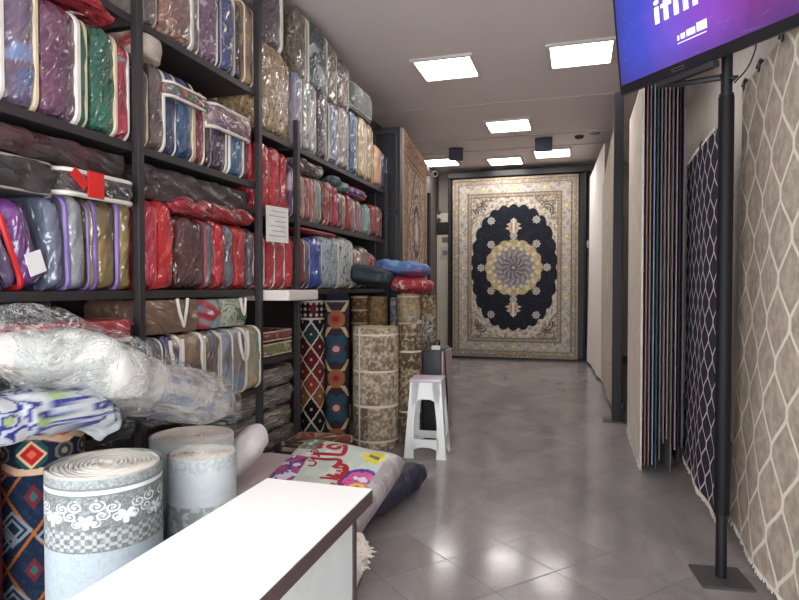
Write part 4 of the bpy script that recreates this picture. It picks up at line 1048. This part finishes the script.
def pale_print(x, y, z):
    img = np.zeros(x.shape + (3,)); img[:] = LA((172, 168, 164)); n = mottle(x, y, 8, 2); n2 = mottle(y + .3, z + x * .5, 14, 7)
    img = blend(img, n > .58, (196, 193, 190), .7); img = blend(img, (n2 > .60) & (y > -.1), (84, 92, 140), .6); img = blend(img, n2 < .30, (122, 108, 88), .7)
    img = blend(img, (y < -.22) & (n > .5), (104, 114, 110), .5)
    return img
cushion(B(), (.54, 1.08, .23), (90, 60), .75, .6, .035, 6, 9, pale_print).obj('comforter', attr_mat('pale_print', .8, .2, 60, .3, .4, .3, .05), t)
def bagbend(x, y, z):
    k = np.clip((-y - .40) / .3, 0, 1); return x, y - .06 * k, z + .05 * k
cushion(B(), (.62, 1.26, .28), (140, 80), .8, .6, .045, 8, 15, None, bagbend).obj('plastic_cover', film_mat('film_big_bag', (206, 206, 204), .05, .40), t)
# ================================================================== COUNTER
t = thing('counter', 'white topped counter with dark edge at the entrance', 'counter', (-.953, 1.10, 0))
WHITEL = plain('white_laminate', (248, 248, 246), .35, (243, 243, 241), 2); EDGEB = plain('dark_edge_band', (74, 58, 60), .45)
B().box((0, 0, .7475), (.434, 1.986, .005)).obj('top', WHITEL, t, smooth=False)
m = B(); m.box((0, 0, .72), (.44, 1.992, .05), .002); m.obj('edge_band', EDGEB, t, smooth=False)
m = B(); m.box((.155, -.02, .345), (.018, 1.90, .69)); m.box((-.155, -.02, .345), (.018, 1.90, .69)); m.box((0, .94, .345), (.30, .018, .69)); m.box((0, -.96, .345), (.30, .018, .69))
m.obj('side_panel', plain('pale_laminate', (206, 214, 214), .4), t, smooth=False)
m = B(); m.box((.158, .945, .345), (.024, .030, .69)); m.box((-.158, .945, .345), (.024, .030, .69)); m.box((.158, -.02, .02), (.022, 1.90, .04)); m.obj('corner_trim', EDGEB, t, smooth=False)

# ================================================================== STOOL
t = thing('plastic_stool', 'tall white plastic stool standing before the black suitcase', 'stool', (-1.30, 5.22, 0), (0, 0, .10))
SW = plain('stool_white', (228, 232, 230), .4, (220, 224, 222), 4); HT = .69
def hw(z): return .185 - (.185 - .135) * (z / HT)
m = B(); m.box((0, 0, HT - .012), (.29, .29, .024), .010); m.box((0, 0, HT - .03), (.27, .27, .02)); m.obj('seat', plain('stool_seat_lilac_reflection', (206, 194, 204), .4), t)  # seat's lilac tint is a reflection put into the colour of white plastic
for sx in (-1, 1):
    for sy in (-1, 1):
        vs = []; fs = []; lv = [(0, .085), (.10, .075), (.30, .062), (.50, .070), (HT - .03, .085)]
        for (z, w) in lv:
            o = hw(z); th = .014
            pr = [(o, o), (o - w, o), (o - w, o - th), (o - th, o - th), (o - th, o - w), (o, o - w)]
            vs += [(sx * a, sy * b2, z) for a, b2 in pr]
        for k in range(len(lv) - 1):
            for j in range(6): fs.append((k * 6 + j, k * 6 + (j + 1) % 6, k * 6 + 6 + (j + 1) % 6, k * 6 + 6 + j))
        fs.append((0, 1, 2, 3, 4, 5)); fs.append(tuple(24 + j for j in range(6)))
        B().add(vs, fs).obj('leg', SW, t, smooth=False)
for k in range(4):
    R = Matrix.Rotation(k * PI / 2, 3, 'Z'); vs = []; fs = []
    def quadbar(zs, name):
        vs = []; fs = []
        for (x0, zlo, zhi) in zs:
            for (z) in (zlo, zhi):
                o = hw(z)
                for dy in (0, -.012): vs.append(R @ Vector((x0, o + dy, z)))
        n = len(zs)
        for i in range(n - 1):
            a = i * 4; b2 = a + 4
            fs += [(a, b2, b2 + 2, a + 2), (a + 1, a + 3, b2 + 3, b2 + 1), (a + 2, b2 + 2, b2 + 3, a + 3), (a, a + 1, b2 + 1, b2)]
        fs += [(0, 2, 3, 1), tuple((n - 1) * 4 + q for q in (0, 1, 3, 2))]
        B().add([tuple(v) for v in vs], fs).obj(name, SW, t, smooth=False)
    quadbar([(-.125, .43, HT - .03), (-.075, .50, HT - .03), (-.04, .515, HT - .03), (.04, .515, HT - .03), (.075, .50, HT - .03), (.125, .43, HT - .03)], 'apron')
    quadbar([(-.12, .06, .175), (-.09, .085, .17), (-.04, .10, .168), (.04, .10, .168), (.09, .085, .17), (.12, .06, .175)], 'lower_rail')

# ================================================================== SUITCASE BEHIND THE STOOL
t = thing('suitcase', 'black upright suitcase with pinkish grey side behind the white stool', 'suitcase', (-1.385, 5.92, 0))
B().box((0, 0, .46), (.20, .46, .86), .03).obj('body', plain('suitcase_black', (40, 40, 50), .55, (30, 30, 38), 20, bmp=.2), t)
B().box((.108, 0, .46), (.02, .42, .82), .008).obj('side_panel', plain('suitcase_pink', (172, 152, 150), .6), t)
B().tube([(0, -.12, .885), (0, -.12, .94), (0, -.06, .955), (0, .06, .955), (0, .12, .94), (0, .12, .885)], .013, 8).obj('handle', BLACKM, t)
B().tube([(.07, -.17, .89), (.125, -.19, .90), (.135, -.19, .70), (.15, -.17, .40), (.145, -.16, .16), (.125, -.16, .09)], .008, 6).obj('strap', BLACKM, t)
B().box((.04, -.19, .905), (.085, .05, .04), .01).obj('luggage_tag', plain('tag_white', (214, 210, 206), .5), t)
m = B()
for sx in (-.07, .07):
    for sy in (-.18, .18): m.lathe([(.02, 0), (.024, .012), (.02, .032)], 12, (sx, sy, 0))
m.obj('wheel', BLACKM, t)

# ================================================================== HANGING RUGS
def hung(name, label, p0, p1, z0, z1, mat, thick=.014, nu=60, nv=60, wave=.012, curve=0, colfn=None, ztop1=None, group=None, back=None, seed=0, zb1=None, face=-1):
    """rug hanging between ground points p0 (nearer) and p1 (further)"""
    p0 = Vector((p0[0], p0[1], 0)); p1 = Vector((p1[0], p1[1], 0)); d = p1 - p0; Ln = d.length; e = d / Ln; nrm = Vector((-e.y, e.x, 0))
    if nrm.x * face < 0: nrm = -nrm                 # faces the aisle
    zt1 = z1 if ztop1 is None else ztop1; zbf = z0 if zb1 is None else zb1
    t = thing(name, label, 'rug', (p0.x, p0.y, 0), group=group)
    def off(U, V): return wave * (np.sin(U * 9 + seed) * .6 + np.sin(U * 17 + seed * 2 + V * 1.5) * .4) * (1.15 - V * .8) + curve * (1 - V) ** 3
    def fn(sgn):
        def g(U, V):
            zt = z1 + (zt1 - z1) * U; zb = z0 + (zbf - z0) * U; z = zb + (zt - zb) * V; o = off(U, V) + sgn * thick / 2
            return e.x * Ln * U + nrm.x * o, e.y * Ln * U + nrm.y * o, z
        return g
    H = z1 - z0
    cf = (lambda U, V: colfn((U - .5) * Ln, (V - .5) * H)) if colfn else None
    B().grid(fn(1), nu, nv, colfn=cf, uvfn=lambda U, V: (U * Ln, V * H)).obj('pile', mat, t)
    m = B().grid(fn(-1), 30, 20)
    # binding along the rim
    def P(u, v, s): 
        x, y, z = fn(s)(np.array([[u]]), np.array([[v]])); return (float(np.ravel(x)[0]), float(np.ravel(y)[0]), float(np.ravel(np.broadcast_to(z, (1, 1)))[0]))
    rim = [(k / 20, 0) for k in range(20)] + [(1, k / 20) for k in range(20)] + [(1 - k / 20, 1) for k in range(20)] + [(0, 1 - k / 20) for k in range(20)]
    m.tube([tuple((a + b2) / 2 for a, b2 in zip(P(u, v, 1), P(u, v, -1))) for u, v in rim], thick * .55, 6, closed=True)
    m.obj('backing', back or EDGE_W, t)
    return t, P, Ln
def fringe(t, P, edges, ln, mat, n=120, r=.0035, seed=2):
    rr = random.Random(seed)
    for (side) in edges:
        b = B()
        hd = [P(k / 24, 0, 0) if side == 'b' else (P(k / 24, 1, 0) if side == 't' else P(0, k / 24, 0)) for k in range(25)]
        b.tube(hd, max(.006, r * 1.4), 6)
        for k in range(n):
            u = (k + .5) / n
            a = P(u, 0, 0) if side == 'b' else (P(u, 1, 0) if side == 't' else P(0, u, 0))
            a = Vector(a)
            d = Vector((rr.uniform(-.3, .3) * ln, rr.uniform(-.3, .3) * ln, -ln if side == 'b' else (ln * .6 if side == 't' else rr.uniform(-.5, .1) * ln)))
            b.tube([a, a + d * .5 + Vector((rr.uniform(-.003, .003), 0, 0)), a + d], r, 4, r2=r * .6)
        b.obj('fringe', mat, [q for q in t.children if q.name.startswith('pile')][0])
FR = plain('fringe_cream', (214, 206, 192), .9)
def clips(t, P, us, mat=BLACKM):
    for u in us:
        p = Vector(P(u, 1, 0)); m = B(); m.box(p + Vector((0, 0, .005)), (.03, .03, .06), .006); m.tube([p + Vector((0, .0, .03)), p + Vector((.005, .03, .05)), p + Vector((.01, .12, .035))], .008, 6)
        m.obj('hanging_clip', mat, t)
GREYT = trellis_mat('grey_trellis', (190, 177, 162), (162, 149, 136), (230, 221, 207), .32, .41, .021)
t, P, _ = hung('trellis_rug', 'grey rug with cream trellis lattice hanging beside the black pole', (.92, 1.75), (.935, 4.06), .10, 2.69, GREYT, wave=.018, curve=.05, seed=1)
clips(t, P, (.98, .84, .66)); fringe(t, P, 'b', .035, FR, 200, .006)
NAVT = trellis_mat('navy_trellis', (56, 50, 70), (42, 38, 56), (226, 218, 214), .215, .235, .0145)
t, P, _ = hung('trellis_rug', 'dark navy rug with thin white trellis lattice behind the black pole', (.82, 3.80), (.85, 5.45), .10, 2.50, NAVT, wave=.012, curve=.02, seed=3, back=EDGE_W)
clips(t, P, (.2, .6)); fringe(t, P, 'bt', .04, FR, 150, .006)
# bundle of rugs on the swing arms
bund = [((.485, 5.22), (.485, 6.6), 'cream', (230, 218, 204), 'cream rug with fringed edge, outermost of the hanging bundle', 3.20, .04),
        ((.515, 5.20), (.515, 6.6), 'maroon', (70, 48, 52), 'dark maroon rug beside the cream one in the hanging bundle', 3.21, .06),
        ((.542, 5.21), (.542, 6.6), 'beige', (166, 150, 132), 'beige edged rug beside the dark maroon one in the hanging bundle', 3.22, .05),
        ((.568, 5.19), (.568, 6.6), 'steel blue', (64, 74, 96), 'steel blue rug next to the beige edged one in the hanging bundle', 3.24, .07),
        ((.595, 5.20), (.595, 6.6), 'teal', (70, 98, 98), 'greyish teal rug in the middle of the hanging bundle', 3.25, .03),
        ((.622, 5.21), (.622, 6.6), 'charcoal', (56, 52, 60), 'charcoal rug next to the greyish teal one in the hanging bundle', 3.24, .10),
        ((.65, 5.20), (.65, 6.6), 'silver', (150, 142, 138), 'silver grey rug next to the charcoal one in the hanging bundle', 3.26, .25),
        ((.678, 5.21), (.678, 6.6), 'umber', (80, 66, 64), 'umber brown rug between two grey ones in the hanging bundle', 3.27, .28),
        ((.705, 5.19), (.705, 6.6), 'ash', (132, 128, 124), 'ash grey rug reaching lowest in the hanging bundle', 3.28, .01),
        ((.735, 5.20), (.735, 6.6), 'plum', (84, 66, 74), 'plum coloured rug next to the ash grey one in the hanging bundle', 3.28, .20),
        ((.760, 5.21), (.760, 6.6), 'black', (40, 38, 46), 'blackish rug next to the plum one in the hanging bundle', 3.29, .08),
        ((.785, 5.20), (.785, 6.6), 'navy', (44, 42, 56), 'dark slate rug, last of the hanging bundle before the trellis rug', 3.30, .22)]
for i, (p0, p1, nm, c, lb, zt, zb) in enumerate(bund):
    mt = plain('bundle_' + nm.replace(' ', '_'), c, .9, tuple(int(v * .8) for v in c), 5, bmp=.2, bscale=150)
    edge = plain('binding_' + nm.replace(' ', '_'), tuple(min(255, int(v * (1.35 if i % 2 else .85)) + (44 if i % 2 else 0)) for v in c), .85)
    t, P, _ = hung('hanging_rug', lb, p0, p1, zb, zt, mt, .010, 24, 24, .0015, 0, group='rugs hanging in a bundle from swing arms', seed=i, back=edge)
    if i == 0: fringe(t, P, 'bl', .04, FR, 90, .007)
    p = Vector(P(.03, 1, 0)); m = B(); m.box(p + Vector((0, .02, .025)), (.020, .06, .085), .006); m.obj('hanging_clip', plain('clip_tan', (156, 140, 112), .6), t)
# far rugs beyond the black post
t, P, _ = hung('hanging_rug', 'grey beige patterned rug hanging just past the black post', (.385, 7.30), (.335, 9.70), .06, 3.42, attr_mat('far_grey_rug', .95, .2, 120, spec=.1), .016, 90, 120, .01, 0,
               colfn=lambda x, y: tan_medallion(x, y * .7, 1.2, 1.2) * .35 + LA((204, 198, 186)) * .65, ztop1=3.05, seed=4, zb1=.10)
t, P, _ = hung('hanging_rug', 'plain whitish rug hanging deepest in the shop by the medallion rug', (.355, 9.85), (.19, 12.25), .04, 3.72, plain('whitish_rug', (232, 224, 218), .95, (218, 210, 204), 6, bmp=.2), .016, 30, 30, .015, .02, ztop1=3.62, seed=5, zb1=.06)
t, P, _ = hung('hanging_rug', 'very dark rug hanging behind the grey beige patterned one', (.455, 7.35), (.43, 9.9), .10, 3.62, plain('very_dark_rug', (40, 38, 52), .95), .016, 20, 20, .006, seed=6)
# medallion rug on the back wall with its dark stand
t = thing('rug_stand', 'dark display stand framing the big medallion rug', 'display stand', (-1.255, 12.60, 0))
STM = plain('stand_black', (21, 22, 28), .5, (17, 18, 23), 6)
m = B(); m.box((0, .03, 1.92), (2.80, .05, 3.72)); m.obj('panel', STM, t, smooth=False)
m = B(); m.box((0, -.05, 3.845), (2.86, .14, .12), .01); m.obj('top_rail', STM, t, smooth=False)
m = B(); m.box((.02, -.10, .018), (2.84, .26, .036), .006); m.obj('plinth', STM, t, smooth=False)
for x in (-1.40, 1.36, 1.45):
    B().tube([(x, -.06, .08), (x, -.06, 3.78)], .03, 10).obj('post', STM, t)
B().box((1.42, -.10, 2.35), (.06, .03, .14), .005).obj('switch', plain('switch_white', (190, 190, 190), .5), t)
W2, H2 = 1.26, 1.845
t = thing('medallion_rug', 'large navy rug with gold medallion and cream border on the back wall', 'rug', (-1.305, 12.52, 1.90))
B().grid(lambda U, V: ((U - .5) * 2 * W2, -.010 + .004 * np.sin(U * 14), (V - .5) * 2 * H2), 230, 320, colfn=lambda U, V: medallion_pattern((U - .5) * 2 * W2, (V - .5) * 2 * H2, W2, H2)).obj('pile', RUGM, t)
B().box((0, .006, 0), (2 * W2 + .03, .014, 2 * H2 + .03), .004).obj('backing', EDGE_T, t)
# tan rug on the left, hung at the end of the racks
t, P, _ = hung('hanging_rug', 'tan rug with pale diamond medallion hanging past the dark cabinet end', (-2.165, 7.36), (-2.43, 9.65), 1.08, 3.52, attr_mat('tan_rug', .95, .25, 200, spec=.1), .016, 150, 160, .01, 0,
               colfn=lambda x, y: tan_medallion(x * 1.0, y, 1.15, 1.22) * np.array([.86, .83, .84]), seed=8, back=EDGE_T, face=1)
t = thing('display_cabinet', 'dark navy cabinet end panel between the racks and the tan rug', 'cabinet', (-2.49, 7.20, 0))
CB = plain('cabinet_navy', (27, 27, 34), .5, (22, 22, 28), 4)
B().box((0, .02, 1.745), (.70, .12, 3.49), .006).obj('carcass', CB, t, smooth=False)
for (z, h) in ((2.95, .95), (1.95, .9), (.85, 1.1)):
    m = B()
    for (cx, cz, dx, dz) in ((.16, z + h / 2, .26, .03), (.16, z - h / 2, .26, .03), (.30, z, .03, h), (.02, z, .03, h)): m.box((cx, -.05, cz), (dx, .025, dz), .006)
    m.obj('moulding', plain('cabinet_moulding', (44, 44, 54), .45), t, smooth=False)
# ================================================================== BACK-LEFT CORNER
t = thing('wall_panel', 'pale upright panel with black band at the far corner', 'panel', (-2.86, 12.80, 0))
B().box((0, 0, 1.55), (.22 * 2, .06, 3.1), .006).obj('board', plain('panel_grey', (214, 206, 188), .6), t, smooth=False)
B().box((.02, -.035, 2.77), (.40, .012, .27)).obj('band', plain('panel_black', (34, 34, 38), .4), t, smooth=False)
m = B()
for z in (2.90 + .22, 2.90 + .03 + .02): m.box((-.08, -.036, z), (.09, .010, .09), rot=Matrix.Rotation(PI / 4, 3, 'Y'))
m.obj('diamond', plain('diamond_dark', (84, 76, 70), .4), t, smooth=False)
m = B(); m.box((.06, -.034, 2.52), (.13, .006, .12)); m.obj('sticker', plain('sticker_brown', (120, 106, 92), .5), t, smooth=False)
m = B(); m.box((.06, -.034, 2.22), (.22, .006, .28)); m.obj('poster', plain('poster_pale', (196, 188, 176), .6), t, smooth=False)
m = B(); m.box((.06, -.038, 2.24), (.11, .004, .10)); m.obj('poster_print', plain('poster_mark', (130, 122, 130), .6), t, smooth=False)
t = thing('security_camera', 'small white security camera mounted by the tan rug', 'security camera', (-2.42, 9.95, 3.43))
B().tube([(-.565, .0, .10), (-.10, 0, .10), (-.04, 0, .03)], .018, 8).obj('bracket', WHITEL, t)
B().tube([(-.10, .10, .02), (.10, -.14, -.04)], .05, 14).obj('housing', WHITEL, t)
B().tube([(.10, -.14, -.04), (.112, -.155, -.044)], .036, 14).obj('lens', plain('lens_black', (20, 20, 24), .15), t)
t = tag(B().tube([(-2.62, 10.6, 0), (-2.62, 10.6, 3.2)], .035, 10).obj('dark_pipe', plain('pipe_dark', (50, 44, 42), .5)), 'dark upright pipe in the corner past the tan rug', 'pipe')

# ================================================================== POLES
t = thing('display_pole', 'black steel pole with square base plate under the television', 'pole', (.705, 3.40, 0))
B().box((0, 0, .006), (.245, .245, .012), .002, Matrix.Rotation(.12, 3, 'Z')).obj('base_plate', plain('plate_dark', (66, 62, 64), .5), t, smooth=False)
B().tube([(0, 0, .012), (0, 0, 2.72)], .027, 20).obj('pipe', BLACKM, t)
m = B(); m.tube([(0, 0, .34), (0, 0, 2.46)], .037, 20); m.tube([(0, 0, .70), (0, 0, .712)], .039, 20); m.tube([(0, 0, 1.95), (0, 0, 1.96)], .0385, 20); m.obj('sleeve', plain('sleeve_black', (17, 18, 23), .6, spec=.2), t)
m = B(); m.tube([(.0, 0, 2.46), (0, 0, 2.475)], .034, 20); m.obj('collar', BLACKM, t)
m = B(); m.tube([(-.03, -.02, 2.555), (-.12, .02, 2.56), (-.22, .10, 2.575), (-.27, .16, 2.60)], .016, 8); m.tube([(-.03, .0, 2.56), (.04, -.04, 2.545), (.02, .04, 2.54)], .008, 6); m.obj('cable_loop', plain('cable_black', (30, 30, 34), .5), t)
t = thing('display_post', 'black square post with base plate past the hanging rug bundle', 'pole', (.405, 7.12, 0))
B().box((0, 0, 1.83), (.10, .10, 3.64), .006).obj('post', BLACKM, t, smooth=False)
B().box((-.02, -.02, .006), (.25, .22, .012), .002).obj('base_plate', plain('plate_dark', (66, 62, 64), .5), t, smooth=False)
m = B(); m.box((.06, -.06, .16), (.05, .05, .12), .006); m.obj('bracket', BLACKM, t)
# swing-arm rail that carries the bundle
t = thing('hanging_rail', 'dark rail with swing arms that carries the bundle of rugs', 'rail', (.66, 5.9, 3.36))
m = B(); m.box((0, 0, .10), (.56, .05, .06), .004); m.obj('beam', BLACKM, t, smooth=False)
m = B()
for p0, p1, nm, c, lb, zt, zb in bund: m.tube([(p0[0] - .66, p0[1] - 5.9, zt - 3.36 + .035), (p1[0] - .66, p1[1] - 5.9, zt - 3.36 + .035)], .007, 6)
m.obj('swing_arm', BLACKM, t)
for x in (-.20, .20): B().tube([(x, 0, .12), (x, 0, .64)], .014, 10).obj('ceiling_rod', BLACKM, t)

# ================================================================== TELEVISION
k7 = math.radians(7); e = Vector((.65, -.76, 0)).normalized(); n0 = Vector((-e.y * -1 * -1, -e.x, 0)); n0 = Vector((e.y, -e.x, 0)).normalized()
up = Vector((0, 0, 1)) * math.cos(k7) + n0 * math.sin(k7); nn = e.cross(up)
TVW, TVH = 1.25, .72
P0 = Vector((.222, 3.74, 2.639)); Cc = P0 + e * TVW / 2 + up * TVH / 2
M = Matrix((e, up, nn)).transposed()
t = thing('television', 'flat television showing a purple blue screen, tilted on the black pole', 'television', Cc, M.to_euler())
fr = B(); bz = .014
fr.box((0, -TVH / 2 + .001, -.012), (TVW, .054, .030), .004); fr.box((0, TVH / 2 - bz / 2, -.012), (TVW, bz, .030), .003)
fr.box((-TVW / 2 + bz / 2, 0, -.012), (bz, TVH, .030), .003); fr.box((TVW / 2 - bz / 2, 0, -.012), (bz, TVH, .030), .003)
bez = fr.obj('bezel', plain('tv_bezel', (30, 28, 34), .3), t, smooth=False)
m = B(); m.box((0, 0, -.03), (TVW - .01, TVH - .01, .012), .004); m.box((0, -.10, -.05), (.9, .42, .04), .02); m.obj('rear_case', plain('tv_case', (26, 26, 30), .5), t)
m = B(); m.box((-.20, -TVH / 2 - .040, -.028), (.36, .036, .05), .010); m.obj('speaker_bar', plain('tv_speaker', (44, 42, 48), .45), t)
m = B(); m.box((-.22, -TVH / 2 - .010, .004), (.075, .002, .002)); m.box((-.22, -TVH / 2 + .004, .004), (.075, .002, .002)); m.box((-.257, -TVH / 2 - .003, .004), (.002, .013, .002)); m.box((-.183, -TVH / 2 - .003, .004), (.002, .013, .002))
m.obj('maker_plate', plain('maker_silver', (150, 146, 150), .3, metal=.6), bez, smooth=False)
mat, nt, p = new_mat('lit_screen'); o = coords(nt); sp = nt.nodes.new('ShaderNodeSeparateXYZ'); nt.links.new(o, sp.inputs[0])
sx = X(nt, sp.outputs[0]); sy = X(nt, sp.outputs[1]); sw = X(nt, noise(nt, o, 3.5, 3, .5, 2.0, (1, .6, 1)))
fac = (sx / TVW + .5 + (sw - .5) * .22)
cr = ramp(nt, fac.sk, [(.0, L((58, 66, 160))), (.13, L((66, 76, 196))), (.30, L((116, 84, 206))), (.48, L((138, 72, 190))), (.68, L((120, 48, 128))), (1.0, L((96, 44, 110)))])
lowb = mix(nt, (sy * -1 - .20).step(-.02, .16) * .55, cr, L((58, 52, 120)))
streak = X(nt, noise(nt, o, 9, 3, .6, 3.0, (.4, 1, 1))).step(.60, .78) * .25
nt.links.new(mix(nt, streak, lowb, L((150, 150, 236))), p.inputs['Emission Color']); p.inputs['Emission Strength'].default_value = .62
p.inputs['Base Color'].default_value = (.01, .01, .015, 1); setv(p, Roughness=.25)
scr = B().box((0, .007, .001), (TVW - 2 * bz, TVH - .028 - bz, .003)).obj('screen', mat, t, smooth=False)
TXT = emit_mat('lit_lettering', (196, 198, 250), .55)
def tv_xy(px, py):
    d = Vector(ray(px, py)); c = Vector((0, 0, EYE)); k = (P0 - c).dot(nn) / d.dot(nn); q = c + d * k - Cc; return q.dot(e), q.dot(up)
x0, y0 = tv_xy(657, 24); x1, y1 = tv_xy(694, 8)
tx = mesh_text('ifilm', .185, 'lettering', TXT, 0, .0025); tx.parent = scr; tx.location = (x0 - .022, y0 + .0, .004)
for v in tx.data.vertices: v.co.x *= 1.42
a0 = tv_xy(678, 40); m = B()
xx = a0[0]
for (w, hh) in ((.012, .024), (.026, .027), (.052, .033), (.058, .044)):
    m.box((xx + w / 2, a0[1] + hh / 2 - .004, .004), (w, hh, .001), 0); xx += w + .009
m.obj('caption', emit_mat('lit_caption', (190, 160, 240), .36), scr, smooth=False)
m = B().box((a0[0] + .085, a0[1] - .02, .004), (.17, .005, .001)); m.obj('caption_line', emit_mat('lit_line', (150, 120, 220), .3), scr, smooth=False)
m = B(); m.box((.10, -.15, -.085), (.16, .20, .03), .004); m.box((.10, -.15, -.12), (.07, .07, .06), .004); m.obj('wall_mount', BLACKM, t, smooth=False)
def curve(pts, n=8):
    P = [Vector(q) for q in pts]; P = [P[0] * 2 - P[1]] + P + [P[-1] * 2 - P[-2]]; out = []
    for i in range(1, len(P) - 2):
        for k in range(n):
            u = k / n; a, b, d, f = P[i - 1], P[i], P[i + 1], P[i + 2]
            out.append(.5 * ((2 * b) + (d - a) * u + (2 * a - 5 * b + 4 * d - f) * u * u + (3 * b - a - 3 * d + f) * u ** 3))
    return out + [P[-2]]
tag(B().tube(curve([(.80, 3.27, 2.70), (.80, 3.27, 2.64), (.775, 3.30, 2.565), (.735, 3.375, 2.52)]), .004, 6).obj('power_cable', plain('cable_black', (30, 30, 34), .5)), 'thin black cable looping from the television to the pole', 'cable')
# ================================================================== LIGHT
w = bpy.data.worlds.new('daylight'); SC.world = w; w.use_nodes = True
bg = w.node_tree.nodes['Background']; bg.inputs[0].default_value = (.97, .98, 1.0, 1); bg.inputs[1].default_value = 5.0
SC.view_settings.view_transform = 'Standard'; SC.view_settings.look = 'None'; SC.view_settings.gamma = 1
SC.view_settings.use_curve_mapping = False
SC.view_settings.exposure = 0.88
